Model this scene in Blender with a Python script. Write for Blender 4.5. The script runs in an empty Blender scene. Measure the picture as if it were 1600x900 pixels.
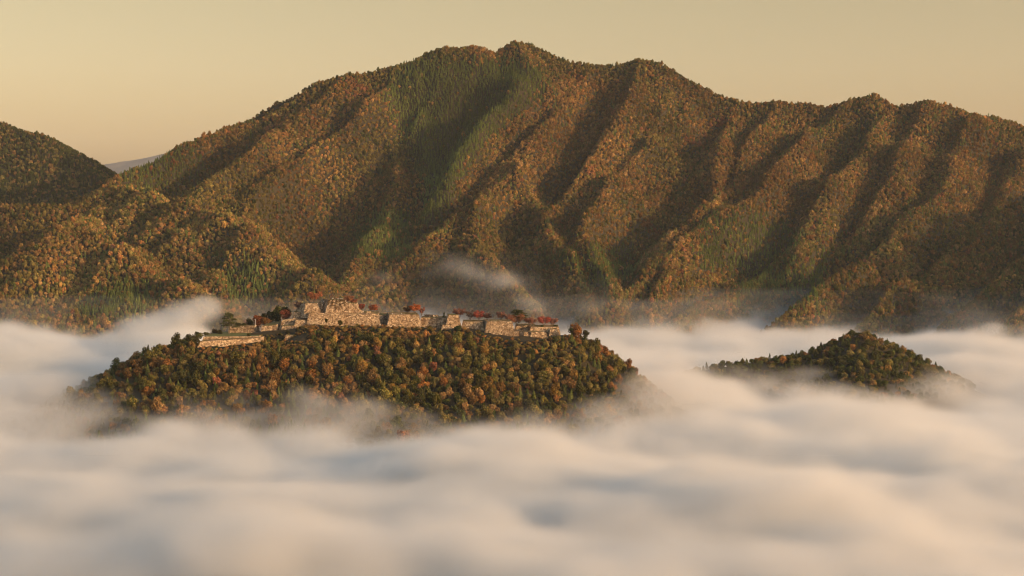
import bpy, math, time
import numpy as np
from mathutils import Vector
T0 = time.time()
sc = bpy.context.scene
R = math.radians
COL = sc.collection

# ------------------------------------------------------------------ camera
F = 2489.0                       # focal length in pixels of the 1600 px wide picture
CAMZ = 165.0
PITCH = math.atan(110 / F)
cam = bpy.data.cameras.new('camera')
cam.sensor_width = 36; cam.lens = 36 * F / 1600
cam.clip_start = 1; cam.clip_end = 60000
camo = bpy.data.objects.new('camera', cam); COL.objects.link(camo)
camo.location = (0, 0, CAMZ); camo.rotation_euler = (math.pi / 2 - PITCH, 0, 0)
sc.camera = camo

# ------------------------------------------------------------------ sun and sky
SUN_AZ, SUN_EL = 64.0, 12.0      # degrees right of the direction behind the camera, and above the horizon
sv = Vector((math.cos(R(SUN_EL)) * math.sin(R(SUN_AZ)), -math.cos(R(SUN_EL)) * math.cos(R(SUN_AZ)), math.sin(R(SUN_EL))))
sl = bpy.data.lights.new('sun', 'SUN'); sl.energy = 2.6; sl.angle = R(0.5); sl.color = (1.0, 0.63, 0.33)
so = bpy.data.objects.new('sun', sl); COL.objects.link(so)
so.rotation_euler = sv.to_track_quat('Z', 'Y').to_euler()
w = bpy.data.worlds.new('World'); sc.world = w; w.use_nodes = True
nt = w.node_tree; nt.nodes.clear()
def N(nt, typ, **kw):
    n = nt.nodes.new(typ)
    for k, v in kw.items(): setattr(n, k, v)
    return n
sky = N(nt, 'ShaderNodeTexSky', sky_type='NISHITA', sun_disc=False)
sky.sun_elevation = R(SUN_EL); sky.sun_rotation = math.atan2(sv.x, sv.y)
sky.air_density = 1.0; sky.dust_density = 3.0; sky.altitude = 300
geo = N(nt, 'ShaderNodeTexCoord'); sep = N(nt, 'ShaderNodeSeparateXYZ')
ramp = N(nt, 'ShaderNodeValToRGB')      # warm dawn tint near the horizon, neutral overhead
ramp.color_ramp.elements[0].position = 0.0; ramp.color_ramp.elements[0].color = (.60, 0.42, 0.325, 1)
ramp.color_ramp.elements[1].position = 0.5; ramp.color_ramp.elements[1].color = (.97, 0.93, 0.84, 1)
e = ramp.color_ramp.elements.new(0.15); e.color = (.73, 0.455, 0.245, 1)
e = ramp.color_ramp.elements.new(0.09); e.color = (.735, .48, .305, 1)
mul = N(nt, 'ShaderNodeMix', data_type='RGBA', blend_type='MULTIPLY'); mul.inputs[0].default_value = 1
bg = N(nt, 'ShaderNodeBackground'); bg.inputs['Strength'].default_value = 0.15
wo = N(nt, 'ShaderNodeOutputWorld')
L = nt.links.new
L(geo.outputs['Generated'], sep.inputs[0]); L(sep.outputs['Z'], ramp.inputs[0])
L(sky.outputs[0], mul.inputs[6]); L(ramp.outputs[0], mul.inputs[7]); L(mul.outputs[2], bg.inputs[0]); L(bg.outputs[0], wo.inputs[0])
vs = sc.view_settings
vs.view_transform = 'Standard'; vs.look = 'None'; vs.exposure = 1.24; vs.gamma = 1.0; vs.use_curve_mapping = False
cy = sc.cycles
cy.max_bounces = 8; cy.diffuse_bounces = 2; cy.glossy_bounces = 1; cy.transmission_bounces = 2; cy.transparent_max_bounces = 8
cy.volume_bounces = 7; cy.volume_step_rate = 1.5; cy.volume_max_steps = 400
cy.filter_width = 1.1; cy.use_denoising = True; cy.use_adaptive_sampling = True; cy.adaptive_threshold = 0.02
cy.caustics_reflective = False; cy.caustics_refractive = False

FOGD, MISTD, HAZED = 0.030, 0.0009, 1.2e-5     # density of fog, of the thin mist above it and of the haze

# ------------------------------------------------------------------ picture <-> world helpers
cp, sp_ = math.cos(PITCH), math.sin(PITCH)
def P(px, py, Y):
    """world point at ground distance Y seen at picture point (px, py) of the 1600x900 photograph"""
    u = (px - 800) / F; v = (450 - py) / F
    dy = cp + v * sp_; dz = -sp_ + v * cp
    return (u / dy * Y, Y, CAMZ + dz / dy * Y)
def proj(x, y, z):
    zz = z - CAMZ
    d = y * cp - zz * sp_; v = y * sp_ + zz * cp
    return 800 + F * x / d, 450 - F * v / d
MPP = lambda Y: Y / F            # metres per photo pixel at distance Y

def W_bspline(coord, lam, seed_off):
    """interpolation matrix (cubic B-spline) of coord onto a lattice of wavelength lam"""
    t = coord / lam + seed_off
    t0 = np.floor(t.min()) - 1
    n = int(np.ceil(t.max()) - t0 + 4)
    i = np.floor(t).astype(int); f = t - i; i = i - int(t0)
    W = np.zeros((len(coord), n), np.float32)
    w0 = (1 - f) ** 3 / 6; w1 = (3 * f**3 - 6 * f**2 + 4) / 6; w2 = (-3 * f**3 + 3 * f**2 + 3 * f + 1) / 6; w3 = f**3 / 6
    r = np.arange(len(coord))
    for k, ww in enumerate((w0, w1, w2, w3)): W[r, i - 1 + k] = ww
    return W
def grid_noise2(xs, ys, lam, seed):
    Wx = W_bspline(xs, lam, .37); Wy = W_bspline(ys, lam, .61)
    rng = np.random.default_rng(seed)
    Rn = rng.normal(size=(Wx.shape[1], Wy.shape[1])).astype(np.float32)
    return 2.1 * (Wx @ Rn @ Wy.T)                      # about unit variance
def grid_noise3(xs, ys, zs, lx, ly, lz, seed):
    Wx = W_bspline(xs, lx, .37); Wy = W_bspline(ys, ly, .61); Wz = W_bspline(zs, lz, .13)
    rng = np.random.default_rng(seed)
    Rn = rng.normal(size=(Wx.shape[1], Wy.shape[1], Wz.shape[1])).astype(np.float32)
    A = np.tensordot(Rn, Wz.T, (2, 0)); A = np.tensordot(Wy, A, (1, 1)); A = np.tensordot(Wx, A, (1, 1))
    return 3.0 * A
def seg_height(X, Y, ridges, slope, w, k):
    """smooth maximum over ridge lines: height of the line less slope times the distance from it"""
    acc = np.zeros(X.shape); 
    m = None; vals = []
    for rd in ridges:
        pts = rd['p']; s = rd.get('s', slope); ww = rd.get('w', w)
        best = None
        for a, b in zip(pts[:-1], pts[1:]):
            dx, dy = b[0] - a[0], b[1] - a[1]; L2 = dx * dx + dy * dy + 1e-9
            t = np.clip(((X - a[0]) * dx + (Y - a[1]) * dy) / L2, 0, 1)
            d = np.hypot(X - a[0] - t * dx, Y - a[1] - t * dy)
            z = a[2] + t * (b[2] - a[2])
            e = np.sqrt(d * d + ww * ww) - ww; h = z - s * e
            if 'back' in rd: h = np.where(Y > a[1] + t * dy, z - rd['back'] * e, h)
            if 'shelf' in rd: h = np.where((Y > a[1] + t * dy) & (X > rd['sx'][0]) & (X < rd['sx'][1]), z - .10 * np.minimum(e, rd['shelf']) - .55 * np.maximum(e - rd['shelf'], 0), h)
            best = h if best is None else np.maximum(best, h)
        vals.append(best)
    V = np.stack(vals); m = V.max(0)
    return m + k * np.log(np.exp((V - m) / k).sum(0)) - 0.0

def new_mesh(name, co, faces, mats=(), smooth=False):
    me = bpy.data.meshes.new(name)
    co = np.asarray(co, np.float32); faces = np.asarray(faces, np.int32)
    me.vertices.add(len(co)); me.vertices.foreach_set('co', co.ravel())
    nf, c = faces.shape
    me.loops.add(nf * c); me.loops.foreach_set('vertex_index', faces.ravel())
    me.polygons.add(nf); me.polygons.foreach_set('loop_start', np.arange(nf, dtype=np.int32) * c)
    me.polygons.foreach_set('use_smooth', np.full(nf, smooth))
    me.update(calc_edges=True)
    for m in mats: me.materials.append(m)
    return me
def add(name, me, parent=None, loc=None):
    o = bpy.data.objects.new(name, me); COL.objects.link(o)
    if parent: o.parent = parent
    if loc is not None: o.location = loc
    return o
def tag(o, label=None, cat=None, group=None, kind=None):
    if label: o['label'] = label
    if cat: o['category'] = cat
    if group: o['group'] = group
    if kind: o['kind'] = kind
    return o
def grid_mesh(name, xs, ys, Z, mats, smooth=True):
    nx, ny = len(xs), len(ys)
    X, Y = np.meshgrid(xs, ys, indexing='ij')
    co = np.stack([X, Y, Z], -1).reshape(-1, 3)
    i = np.arange(nx * ny).reshape(nx, ny)
    f = np.stack([i[:-1, :-1], i[1:, :-1], i[1:, 1:], i[:-1, 1:]], -1).reshape(-1, 4)
    return new_mesh(name, co, f, mats, smooth)
def sample(xs, ys, Z, x, y):
    fx = np.clip((x - xs[0]) / (xs[1] - xs[0]), 0, len(xs) - 1.001); fy = np.clip((y - ys[0]) / (ys[1] - ys[0]), 0, len(ys) - 1.001)
    i = fx.astype(int); j = fy.astype(int); a = fx - i; b = fy - j
    return Z[i, j] * (1 - a) * (1 - b) + Z[i + 1, j] * a * (1 - b) + Z[i, j + 1] * (1 - a) * b + Z[i + 1, j + 1] * a * b

# ------------------------------------------------------------------ materials
def mat(name):
    m = bpy.data.materials.new(name); m.use_nodes = True; m.node_tree.nodes.clear()
    return m, m.node_tree, N(m.node_tree, 'ShaderNodeOutputMaterial')
def noise_node(t, scale, detail=3, coord=None):
    n = N(t, 'ShaderNodeTexNoise'); n.inputs['Scale'].default_value = scale; n.inputs['Detail'].default_value = detail
    if coord is not None: t.links.new(coord, n.inputs['Vector'])
    return n
def mixrgb(t, a, b, fac, mode='MIX'):
    n = N(t, 'ShaderNodeMix', data_type='RGBA', blend_type=mode)
    for s, v in ((0, fac), (6, a), (7, b)):
        if hasattr(v, 'is_linked') or hasattr(v, 'links'): t.links.new(v, n.inputs[s])
        elif s == 0: n.inputs[0].default_value = v
        else: n.inputs[s].default_value = (*v, 1)
    return n.outputs[2]
def ramp_node(t, fac, stops):
    n = N(t, 'ShaderNodeValToRGB'); cr = n.color_ramp
    while len(cr.elements) > 1: cr.elements.remove(cr.elements[-1])
    cr.elements[0].position = stops[0][0]; cr.elements[0].color = (*stops[0][1], 1)
    for p, c in stops[1:]:
        e = cr.elements.new(p); e.color = (*c, 1)
    t.links.new(fac, n.inputs[0]); return n.outputs[0]
def simple(name, col, rough=0.9, var=0.25, scale=0.5):
    m, t, o = mat(name)
    tc = N(t, 'ShaderNodeTexCoord'); n = noise_node(t, scale, 5, tc.outputs['Object'])
    c = mixrgb(t, tuple(x * (1 - var) for x in col), tuple(x * (1 + var) for x in col), n.outputs[0])
    b = N(t, 'ShaderNodeBsdfPrincipled'); b.inputs['Roughness'].default_value = rough; b.inputs['Specular IOR Level'].default_value = .15
    t.links.new(c, b.inputs['Base Color']); t.links.new(b.outputs[0], o.inputs[0])
    return m
def foliage_mat():
    m, t, o = mat('foliage')
    at = N(t, 'ShaderNodeAttribute', attribute_type='INSTANCER', attribute_name='tint')
    oi = N(t, 'ShaderNodeObjectInfo')
    base = mixrgb(t, oi.outputs['Color'], at.outputs['Color'], at.outputs['Alpha'])
    leaf = N(t, 'ShaderNodeAttribute', attribute_type='GEOMETRY', attribute_name='leaf')   # each leaf clump its own tone
    c = mixrgb(t, base, leaf.outputs['Color'], 1.0, 'MULTIPLY')
    d = N(t, 'ShaderNodeBsdfDiffuse'); tr = N(t, 'ShaderNodeBsdfTranslucent'); mx = N(t, 'ShaderNodeMixShader')
    mx.inputs[0].default_value = 0.22
    t.links.new(c, d.inputs[0]); t.links.new(c, tr.inputs[0]); t.links.new(d.outputs[0], mx.inputs[1]); t.links.new(tr.outputs[0], mx.inputs[2])
    t.links.new(mx.outputs[0], o.inputs[0]); return m
M_FOL = foliage_mat()
M_BARK = simple('bark', (.13, .10, .075), var=.3, scale=2)
M_PALEBARK = simple('pale_bark', (.22, .18, .14), var=.3, scale=2)
M_SOIL = simple('forest_floor', (.030, .025, .013), var=.4, scale=.08)
M_GROUND = simple('valley_soil', (.07, .06, .035), var=.3, scale=.01)
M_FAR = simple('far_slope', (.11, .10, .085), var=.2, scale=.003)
M_WHITE = simple('white_paint', (.75, .73, .70), rough=.5, var=.05)
M_SKIN = simple('skin', (.45, .28, .20), var=.05)
M_HAIR = simple('hair', (.02, .017, .015), var=.1)
def stone_mat():
    m, t, o = mat('castle_stone')
    tc = N(t, 'ShaderNodeTexCoord')
    mp = N(t, 'ShaderNodeMapping'); mp.inputs['Scale'].default_value = (1.0, 1.0, 1.35); t.links.new(tc.outputs['Object'], mp.inputs[0])
    v = N(t, 'ShaderNodeTexVoronoi', feature='F1'); v.inputs['Scale'].default_value = 1.15; t.links.new(mp.outputs[0], v.inputs['Vector'])
    ve = N(t, 'ShaderNodeTexVoronoi', feature='DISTANCE_TO_EDGE'); ve.inputs['Scale'].default_value = 1.15; t.links.new(mp.outputs[0], ve.inputs['Vector'])
    bw = N(t, 'ShaderNodeRGBToBW'); t.links.new(v.outputs['Color'], bw.inputs[0])
    c = ramp_node(t, bw.outputs[0], [(0.15, (.16, .115, .07)), (.42, (.38, .29, .19)), (.7, (.53, .415, .28)), (.9, (.70, .59, .45))])
    n = noise_node(t, .11, 5, tc.outputs['Object'])
    n2 = noise_node(t, .6, 3, tc.outputs['Object'])
    st = ramp_node(t, n.outputs[0], [(.46, (0, 0, 0)), (.62, (.8, .8, .8))])
    st2 = ramp_node(t, n2.outputs[0], [(.35, (.2, .2, .2)), (.7, (1, 1, 1))])
    f = mixrgb(t, st, st2, 1.0, 'MULTIPLY')
    c = mixrgb(t, c, (.15, .085, .04), f)                               # moss and dry creepers
    n3_ = noise_node(t, .42, 4, tc.outputs['Object']); c = mixrgb(t, c, ramp_node(t, n3_.outputs[0], [(.34, (.48, .42, .38)), (.5, (.92, .9, .86)), (.64, (1.22, 1.18, 1.08))]), 1.0, 'MULTIPLY')
    joint = ramp_node(t, ve.outputs['Distance'], [(0.0, (.22, .2, .18)), (.11, (1, 1, 1))])
    c = mixrgb(t, c, joint, .85, 'MULTIPLY')
    b = N(t, 'ShaderNodeBsdfPrincipled'); b.inputs['Roughness'].default_value = .9; b.inputs['Specular IOR Level'].default_value = .2
    bp = N(t, 'ShaderNodeBump'); bp.inputs['Strength'].default_value = .8; bp.inputs['Distance'].default_value = .35
    t.links.new(joint, bp.inputs['Height']); t.links.new(bp.outputs[0], b.inputs['Normal'])
    t.links.new(c, b.inputs['Base Color']); t.links.new(b.outputs[0], o.inputs[0]); return m
M_STONE = stone_mat()
def terrace_mat():
    m, t, o = mat('terrace_earth')
    tc = N(t, 'ShaderNodeTexCoord'); n = noise_node(t, .09, 6, tc.outputs['Object']); n2 = noise_node(t, 1.1, 3, tc.outputs['Object'])
    c = ramp_node(t, n.outputs[0], [(.36, (.10, .095, .035)), (.5, (.17, .12, .055)), (.62, (.27, .175, .105))])
    c = mixrgb(t, c, n2.outputs['Color'], .18, 'OVERLAY')
    b = N(t, 'ShaderNodeBsdfDiffuse'); t.links.new(c, b.inputs[0]); t.links.new(b.outputs[0], o.inputs[0]); return m
M_EARTH = terrace_mat()
M_GRASS = simple('lawn_grass', (.095, .10, .03), var=.35, scale=.25)
def cloth(name, c): return simple(name, c, var=.05, scale=4)

# ------------------------------------------------------------------ terrain: the big mountain
def ridge(pts, y_end=None, d0=3600, d1=2350, tree=9, **kw):
    """pts are picture points of a ridge crest; the distance shrinks from d0 at the first point to d1 at the last"""
    pys = [p[1] for p in pts]; out = []
    for p in pts:
        if len(p) == 3: Yd = p[2]
        else:
            t = (p[1] - pys[0]) / max(1e-6, (pys[-1] - pys[0])); Yd = d0 + (d1 - d0) * t
        x, y, z = P(p[0], p[1], Yd); out.append((x, y, z - tree))
    return dict(p=out, **kw)
CR = [(-120, 420), (60, 345), (120, 318), (160, 292), (230, 262), (300, 218), (350, 190), (400, 186), (440, 165), (500, 126), (545, 110), (600, 106), (650, 90), (700, 71),
      (750, 70), (785, 79), (815, 68), (850, 81), (900, 96), (1000, 93), (1050, 112), (1100, 130), (1150, 142), (1200, 148), (1260, 160),
      (1290, 165), (1330, 153), (1370, 150), (1400, 157), (1450, 160), (1500, 171), (1560, 182), (1600, 189), (1700, 205), (1850, 240), (2100, 330)]
def crest_depth(px): return float(np.interp(px, [-120, 160, 350, 500, 620, 900, 1300, 1600, 2100], [2900, 3050, 3420, 3560, 3620, 3680, 3640, 3560, 3400]))
crest = [(a, b, crest_depth(a)) for a, b in CR]
mt = [ridge(crest, s=.80, back=.6)]
def spur(pts, d1=2400, **kw):
    d0 = crest_depth(pts[0][0]); ys = [p[1] for p in pts]
    return ridge(pts, d0=d0 - 8, d1=d1, **kw)
SP = [
    ([(545, 112), (480, 160), (410, 215), (330, 275), (290, 320)], 2900),
    ([(625, 104), (598, 143), (543, 182), (489, 217), (450, 250), (405, 290), (385, 330), (400, 390)], 2750),
    ([(590, 165, 3480), (612, 215, 3350), (610, 270, 3200), (600, 330, 3000), (560, 400, 2750), (530, 450, 2550)], None),
    ([(650, 92), (655, 160), (668, 230), (690, 300), (668, 350)], 3000),
    ([(750, 72), (735, 130), (722, 190), (708, 250)], 3250),
    ([(815, 70), (835, 110), (800, 150), (760, 190), (722, 240), (705, 290)], 3050),
    ([(930, 98), (895, 140), (862, 180), (800, 240), (753, 303), (668, 361), (617, 402), (560, 440), (520, 490)], 2420),
    ([(800, 245, 3200), (835, 300, 3050), (860, 350, 2850), (880, 410, 2650), (905, 460, 2480), (930, 500, 2360)], None),
    ([(753, 305, 3000), (740, 350, 2850), (735, 400, 2680), (780, 440, 2550), (830, 480, 2400)], None),
    ([(1090, 128), (1060, 165), (1025, 200), (980, 240), (945, 285), (925, 330), (905, 380), (935, 430), (960, 475)], 2400),
    ([(1000, 95), (985, 150), (955, 210), (915, 260), (880, 310)], 3050),
    ([(1150, 143), (1138, 190), (1125, 245), (1112, 300), (1075, 350), (1045, 395), (990, 445), (950, 485)], 2400),
    ([(1215, 150), (1190, 200), (1170, 240), (1140, 290)], 3150),
    ([(1330, 153), (1270, 205), (1220, 255), (1185, 295), (1130, 325), (1095, 358), (1060, 400), (1035, 440), (1020, 480)], 2400),
    ([(1400, 158), (1350, 220), (1300, 275), (1270, 310), (1240, 350), (1180, 420), (1100, 465), (1070, 500)], 2380),
    ([(1450, 160), (1420, 210), (1390, 260), (1360, 310), (1335, 350)], 2950),
    ([(1520, 174), (1500, 210), (1485, 255), (1450, 310), (1420, 350), (1390, 390), (1300, 440), (1230, 490)], 2400),
    ([(1620, 190), (1590, 240), (1560, 290), (1530, 340), (1480, 390), (1400, 450), (1340, 500)], 2400),
    ([(1760, 215), (1720, 290), (1660, 350), (1600, 400), (1560, 440), (1480, 500)], 2380),
    ([(1950, 275), (1880, 350), (1800, 400), (1700, 440), (1600, 474), (1540, 510)], 2280),
    ([(2300, 150, 2750), (2050, 230, 2640), (1860, 305, 2540), (1730, 385, 2420), (1640, 450, 2300), (1590, 490, 2230)], None),
]
for pts, d1 in SP:
    mt.append(ridge(pts) if d1 is None else spur(pts, d1))
# the nearer folded hills on the left
mt += [
    ridge([(160, 292, 3040), (211, 298, 2950), (270, 306, 2880), (329, 323, 2800), (371, 344, 2720), (405, 369, 2640), (443, 395, 2570), (473, 420, 2500), (500, 470, 2400)], s=.62),
    ridge([(270, 306, 2880), (285, 350, 2750), (310, 390, 2640), (330, 430, 2520), (350, 480, 2400)], s=.62),
    ridge([(160, 300, 3000), (135, 330, 2850), (120, 352, 2720), (140, 360, 2660), (169, 376, 2600), (211, 403, 2520), (262, 428, 2440), (321, 460, 2360), (370, 500, 2290)], s=.62),
    ridge([(120, 352, 2720), (97, 368, 2640), (63, 385, 2560), (0, 440, 2450), (-60, 480, 2380)], s=.6),
    ridge([(-250, 330, 2950), (-60, 318, 2960), (0, 322, 2940), (60, 324, 2920), (110, 322, 2940), (160, 300, 3020)], s=.6, back=.5),
    ridge([(211, 403, 2520), (181, 437, 2400), (84, 472, 2300), (0, 508, 2220), (-100, 560, 2150)], s=.55),
    ridge([(-60, 330, 2940), (-90, 400, 2700), (-160, 470, 2500)], s=.6),
]
gx = np.arange(-1500, 1700.1, 6.0); gy = np.arange(2080, 4200.1, 6.0)
GX, GY = np.meshgrid(gx, gy, indexing='ij')
WXn = grid_noise2(gx, gy, 190, 8); WYn = grid_noise2(gx, gy, 190, 9)
MH = seg_height(GX + 9 * WXn, GY + 5 * WYn, mt, .95, 3.5, 2.5)
fall = np.clip((MH + 60) / 150, 0, 1)
u_ = GX * .93 - GY * .36; v_ = GX * .36 + GY * .93; ug = np.arange(u_.min() - 50, u_.max() + 50, 9.0); vg = np.arange(v_.min() - 50, v_.max() + 50, 40.0)
def aniso(lu, lv, seed):
    Wx, Wy = W_bspline(ug, lu, .2), W_bspline(vg, lv, .4); Rn = np.random.default_rng(seed).normal(size=(Wx.shape[1], Wy.shape[1]))
    return sample(ug, vg, 2.1 * (Wx @ Rn @ Wy.T), u_, v_)
MH = MH + fall * np.where(GX > -900, 1, .6) * (np.clip((np.interp(GX, [P(*c)[0] for c in crest], [c[2] for c in crest]) - GY) / 160, .25, 1)) * (19 * (.6 - np.abs(aniso(66, 360, 91))) + 8 * (.6 - np.abs(aniso(30, 160, 92))))
MH = MH + fall * (5.0 * grid_noise2(gx, gy, 110, 5) + 4.5 * grid_noise2(gx, gy, 52, 6) + 1.6 * grid_noise2(gx, gy, 24, 7))
MH = np.maximum(MH, -78)
mo = add('mountain', grid_mesh('mountain', gx, gy, MH, [M_SOIL])); tag(mo, kind='structure')

# left mountain farther back, and the pale range on the horizon
lm = [ridge([(-700, 60, 4500), (-300, 110, 4300), (-100, 150, 4120), (0, 190, 4000), (60, 217, 3940), (100, 246, 3900), (140, 269, 3860), (175, 290, 3830), (230, 350, 3780), (300, 420, 3740)], s=.6, back=.5, tree=9),
      ridge([(-60, 175, 4060), (-30, 230, 3900), (-10, 280, 3760), (-40, 340, 3600), (-80, 400, 3450)], s=.6),
      ridge([(60, 217, 3940), (75, 270, 3800), (90, 320, 3650), (100, 380, 3500)], s=.6)]
lx = np.arange(-2900, -700, 12.0); ly = np.arange(3150, 5000, 12.0)
LX, LY = np.meshgrid(lx, ly, indexing='ij')
LH = np.maximum(seg_height(LX, LY, lm, .6, 14, 9), -78) + 5 * grid_noise2(lx, ly, 120, 15)
lo = add('far_mountain', grid_mesh('far_mountain', lx, ly, LH, [M_SOIL])); tag(lo, kind='structure')
fx = np.arange(-12000, 3000, 80.0); fy = np.arange(20000, 24500, 120.0)
FX, FY = np.meshgrid(fx, fy, indexing='ij')
hr = [ridge([(-200, 300, 22000), (150, 262, 22000), (200, 252, 22000), (260, 240, 22000), (400, 225, 22000), (700, 230, 22000), (1000, 300, 22000)], s=.35, tree=0)]
FH = np.maximum(seg_height(FX, FY, hr, .35, 30, 10) + 22 * grid_noise2(fx, fy, 700, 3), -78)
fo = add('horizon_mountain', grid_mesh('horizon_mountain', fx, fy, FH, [M_FAR])); tag(fo, kind='structure')
g = add('ground', grid_mesh('ground', np.linspace(-12900, 6400, 41), np.linspace(-2400, 25400, 41), np.full((41, 41), -80.0), [M_GROUND])); tag(g, kind='structure')

# ------------------------------------------------------------------ terrain: castle hill and the small hill
# plateau line just under the wall feet, from the left foot of the hill to the right one
PL = [(60, 690, 1400), (135, 628, 1440), (200, 580, 1455), (250, 549, 1458), (300, 534, 1460), (345, 541, 1450), (400, 533, 1462), (440, 537, 1466), (474, 537, 1470), (487, 511, 1486), (520, 508, 1495), (600, 508, 1496),
      (660, 510, 1494), (720, 512, 1488), (760, 519, 1482), (815, 527, 1474), (860, 529, 1474), (885, 524, 1480), (920, 538, 1486), (950, 558, 1490), (968, 590, 1492), (985, 625, 1490), (998, 690, 1480)]
ch = [ridge(PL[:-7], tree=1.0, s=.55, shelf=52, sx=(-300, 62)), ridge(PL[-8:], tree=1.0, s=.85, shelf=48, sx=(-300, 62)), ridge([(405, 521.5, 1500), (461, 520.5, 1498), (484, 507, 1497)], tree=2.6, s=.62, shelf=30, sx=(-300, 0)),
      ridge([(505, 514, 1488), (480, 545, 1450), (450, 585, 1405), (435, 640, 1350)], tree=8, s=.5),
      ridge([(760, 519, 1484), (780, 560, 1440), (800, 610, 1385), (810, 660, 1340)], tree=8, s=.6),
      ridge([(600, 508, 1498), (610, 550, 1450), (620, 600, 1390), (625, 660, 1330)], tree=9, s=.5),
      ridge([(300, 540, 1453), (300, 580, 1420), (300, 640, 1360)], tree=7, s=.5)]
hx = np.arange(-560, 260.1, 4.0); hy = np.arange(1180, 1800.1, 4.0)
HX, HY = np.meshgrid(hx, hy, indexing='ij')
HH = seg_height(HX, HY, ch, .5, 6, 3.0)
pl = np.array([P(*p) for p in PL]); front = HY < np.interp(HX, pl[:, 0], pl[:, 1]) - 12
HH = HH + np.where(front, 1.0, 0.12) * (1.6 * grid_noise2(hx, hy, 40, 21) + .7 * grid_noise2(hx, hy, 16, 22))
HH = np.maximum(HH, -78)
co = add('castle_hill', grid_mesh('castle_hill', hx, hy, HH, [M_SOIL])); tag(co, kind='structure')
sh = [ridge([(1040, 650, 1700), (1090, 575, 1720), (1150, 566, 1735), (1200, 560, 1740), (1260, 552, 1750), (1300, 538, 1755), (1340, 524, 1760), (1385, 536, 1765), (1425, 556, 1765), (1455, 582, 1770), (1480, 640, 1770)], tree=4, s=.60),
      ridge([(1340, 524, 1760), (1345, 560, 1700), (1350, 610, 1620)], tree=6, s=.45),
      ridge([(1220, 560, 1745), (1215, 600, 1680), (1210, 640, 1600)], tree=6, s=.45)]
sx = np.arange(120, 620.1, 5.0); sy = np.arange(1480, 2050.1, 5.0)
SX, SY = np.meshgrid(sx, sy, indexing='ij')
SH = np.maximum(seg_height(SX, SY, sh, .45, 7, 4) + 1.5 * grid_noise2(sx, sy, 45, 31), -78)
s2 = add('wooded_hill', grid_mesh('wooded_hill', sx, sy, SH, [M_SOIL])); tag(s2, kind='structure')

# ------------------------------------------------------------------ tree prototypes (unit crown: radius about 1, base at z = 0)
rng = np.random.default_rng(11)
def quads(centres, normals, size, rng):
    n = len(centres)
    a = rng.normal(size=(n, 3)); nn = normals / (np.linalg.norm(normals, axis=1, keepdims=True) + 1e-9)
    u = np.cross(nn, a); u /= np.linalg.norm(u, axis=1, keepdims=True) + 1e-9; v = np.cross(nn, u)
    s = np.asarray(size).reshape(-1, 1) * np.ones((n, 1)); k = rng.uniform(.6, 1.0, (n, 1))
    c = np.stack([centres - u * s - v * s * k, centres + u * s - v * s * k * .6, centres + u * s * .8 + v * s * k, centres - u * s * .7 + v * s * k * 1.1], 1)
    return c.reshape(-1, 3), np.arange(4 * n).reshape(n, 4)
def leaf_mesh(name, C, Nn, S, tone, rng):
    co_, f = quads(C, Nn, S, rng)
    me = new_mesh(name, co_, f, [M_FOL])
    at = me.color_attributes.new('leaf', 'FLOAT_COLOR', 'POINT')
    c = np.repeat(tone, 4, 0); at.data.foreach_set('color', np.concatenate([c, np.ones((len(c), 1))], 1).astype(np.float32).ravel())
    return me
def tones(n, rng, lump=None, amt=.36, hue=.12):
    b = rng.normal(1, amt, (n, 1)) if lump is None else np.exp(rng.normal(0, amt * .6, (n, 1))) * lump
    h = rng.normal(0, hue, (n, 1))
    return np.clip(b * np.concatenate([1 + h, np.ones((n, 1)), 1 - h * .5], 1), .3, 2.2)
def broad_crown(name, seed, tall=1.0, nl=13, per=78):
    r = np.random.default_rng(seed); C = []; Nn = []; T = []
    lumps = []
    for i in range(nl):
        d = r.normal(size=3); d /= np.linalg.norm(d); d[2] = abs(d[2]) * .9 - .18
        rad = r.uniform(.45, .86); c = np.array([d[0] * rad, d[1] * rad, (1.0 + d[2] * rad * 1.45) * tall]); lumps.append((c, r.uniform(.24, .44), np.exp(r.normal(0, .26))))
    lumps.append((np.array([0, 0, .85 * tall]), .60, .95)); lumps.append((np.array([.1, -.1, .5 * tall]), .5, .85))
    for c, q, b in lumps:
        n = int(per * (q / .4) ** 2); d = r.normal(size=(n, 3)); d /= np.linalg.norm(d, axis=1, keepdims=True)
        p = c + d * q * r.uniform(.82, 1.08, (n, 1)) * np.array([1, 1, .85])
        keep = p[:, 2] > .10 * tall
        C.append(p[keep]); Nn.append((d + r.normal(0, .45, d.shape))[keep]); T.append(tones(keep.sum(), r, b))
    C = np.concatenate(C); Nn = np.concatenate(Nn); T = np.concatenate(T)
    return leaf_mesh(name, C, Nn, r.uniform(.045, .10, len(C)), T, r)
def conifer_crown(name, seed, h=3.6, n=620):
    r = np.random.default_rng(seed); t = r.uniform(0, 1, n) ** 1.25
    z = .5 + t * (h - .5); ang = r.uniform(0, 2 * np.pi, n)
    rad = (1 - t) ** .75 * (.9 + .18 * np.sin(ang * 3 + seed) + .12 * np.sin(z * 9)) * r.uniform(.75, 1.05, n)
    C = np.stack([rad * np.cos(ang), rad * np.sin(ang), z - .12 * rad], 1)
    Nn = np.stack([np.cos(ang), np.sin(ang), np.full(n, .9)], 1) + r.normal(0, .4, (n, 3))
    return leaf_mesh(name, C, Nn, r.uniform(.07, .13, n), tones(n, r, amt=.22, hue=.06), r)
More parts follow.
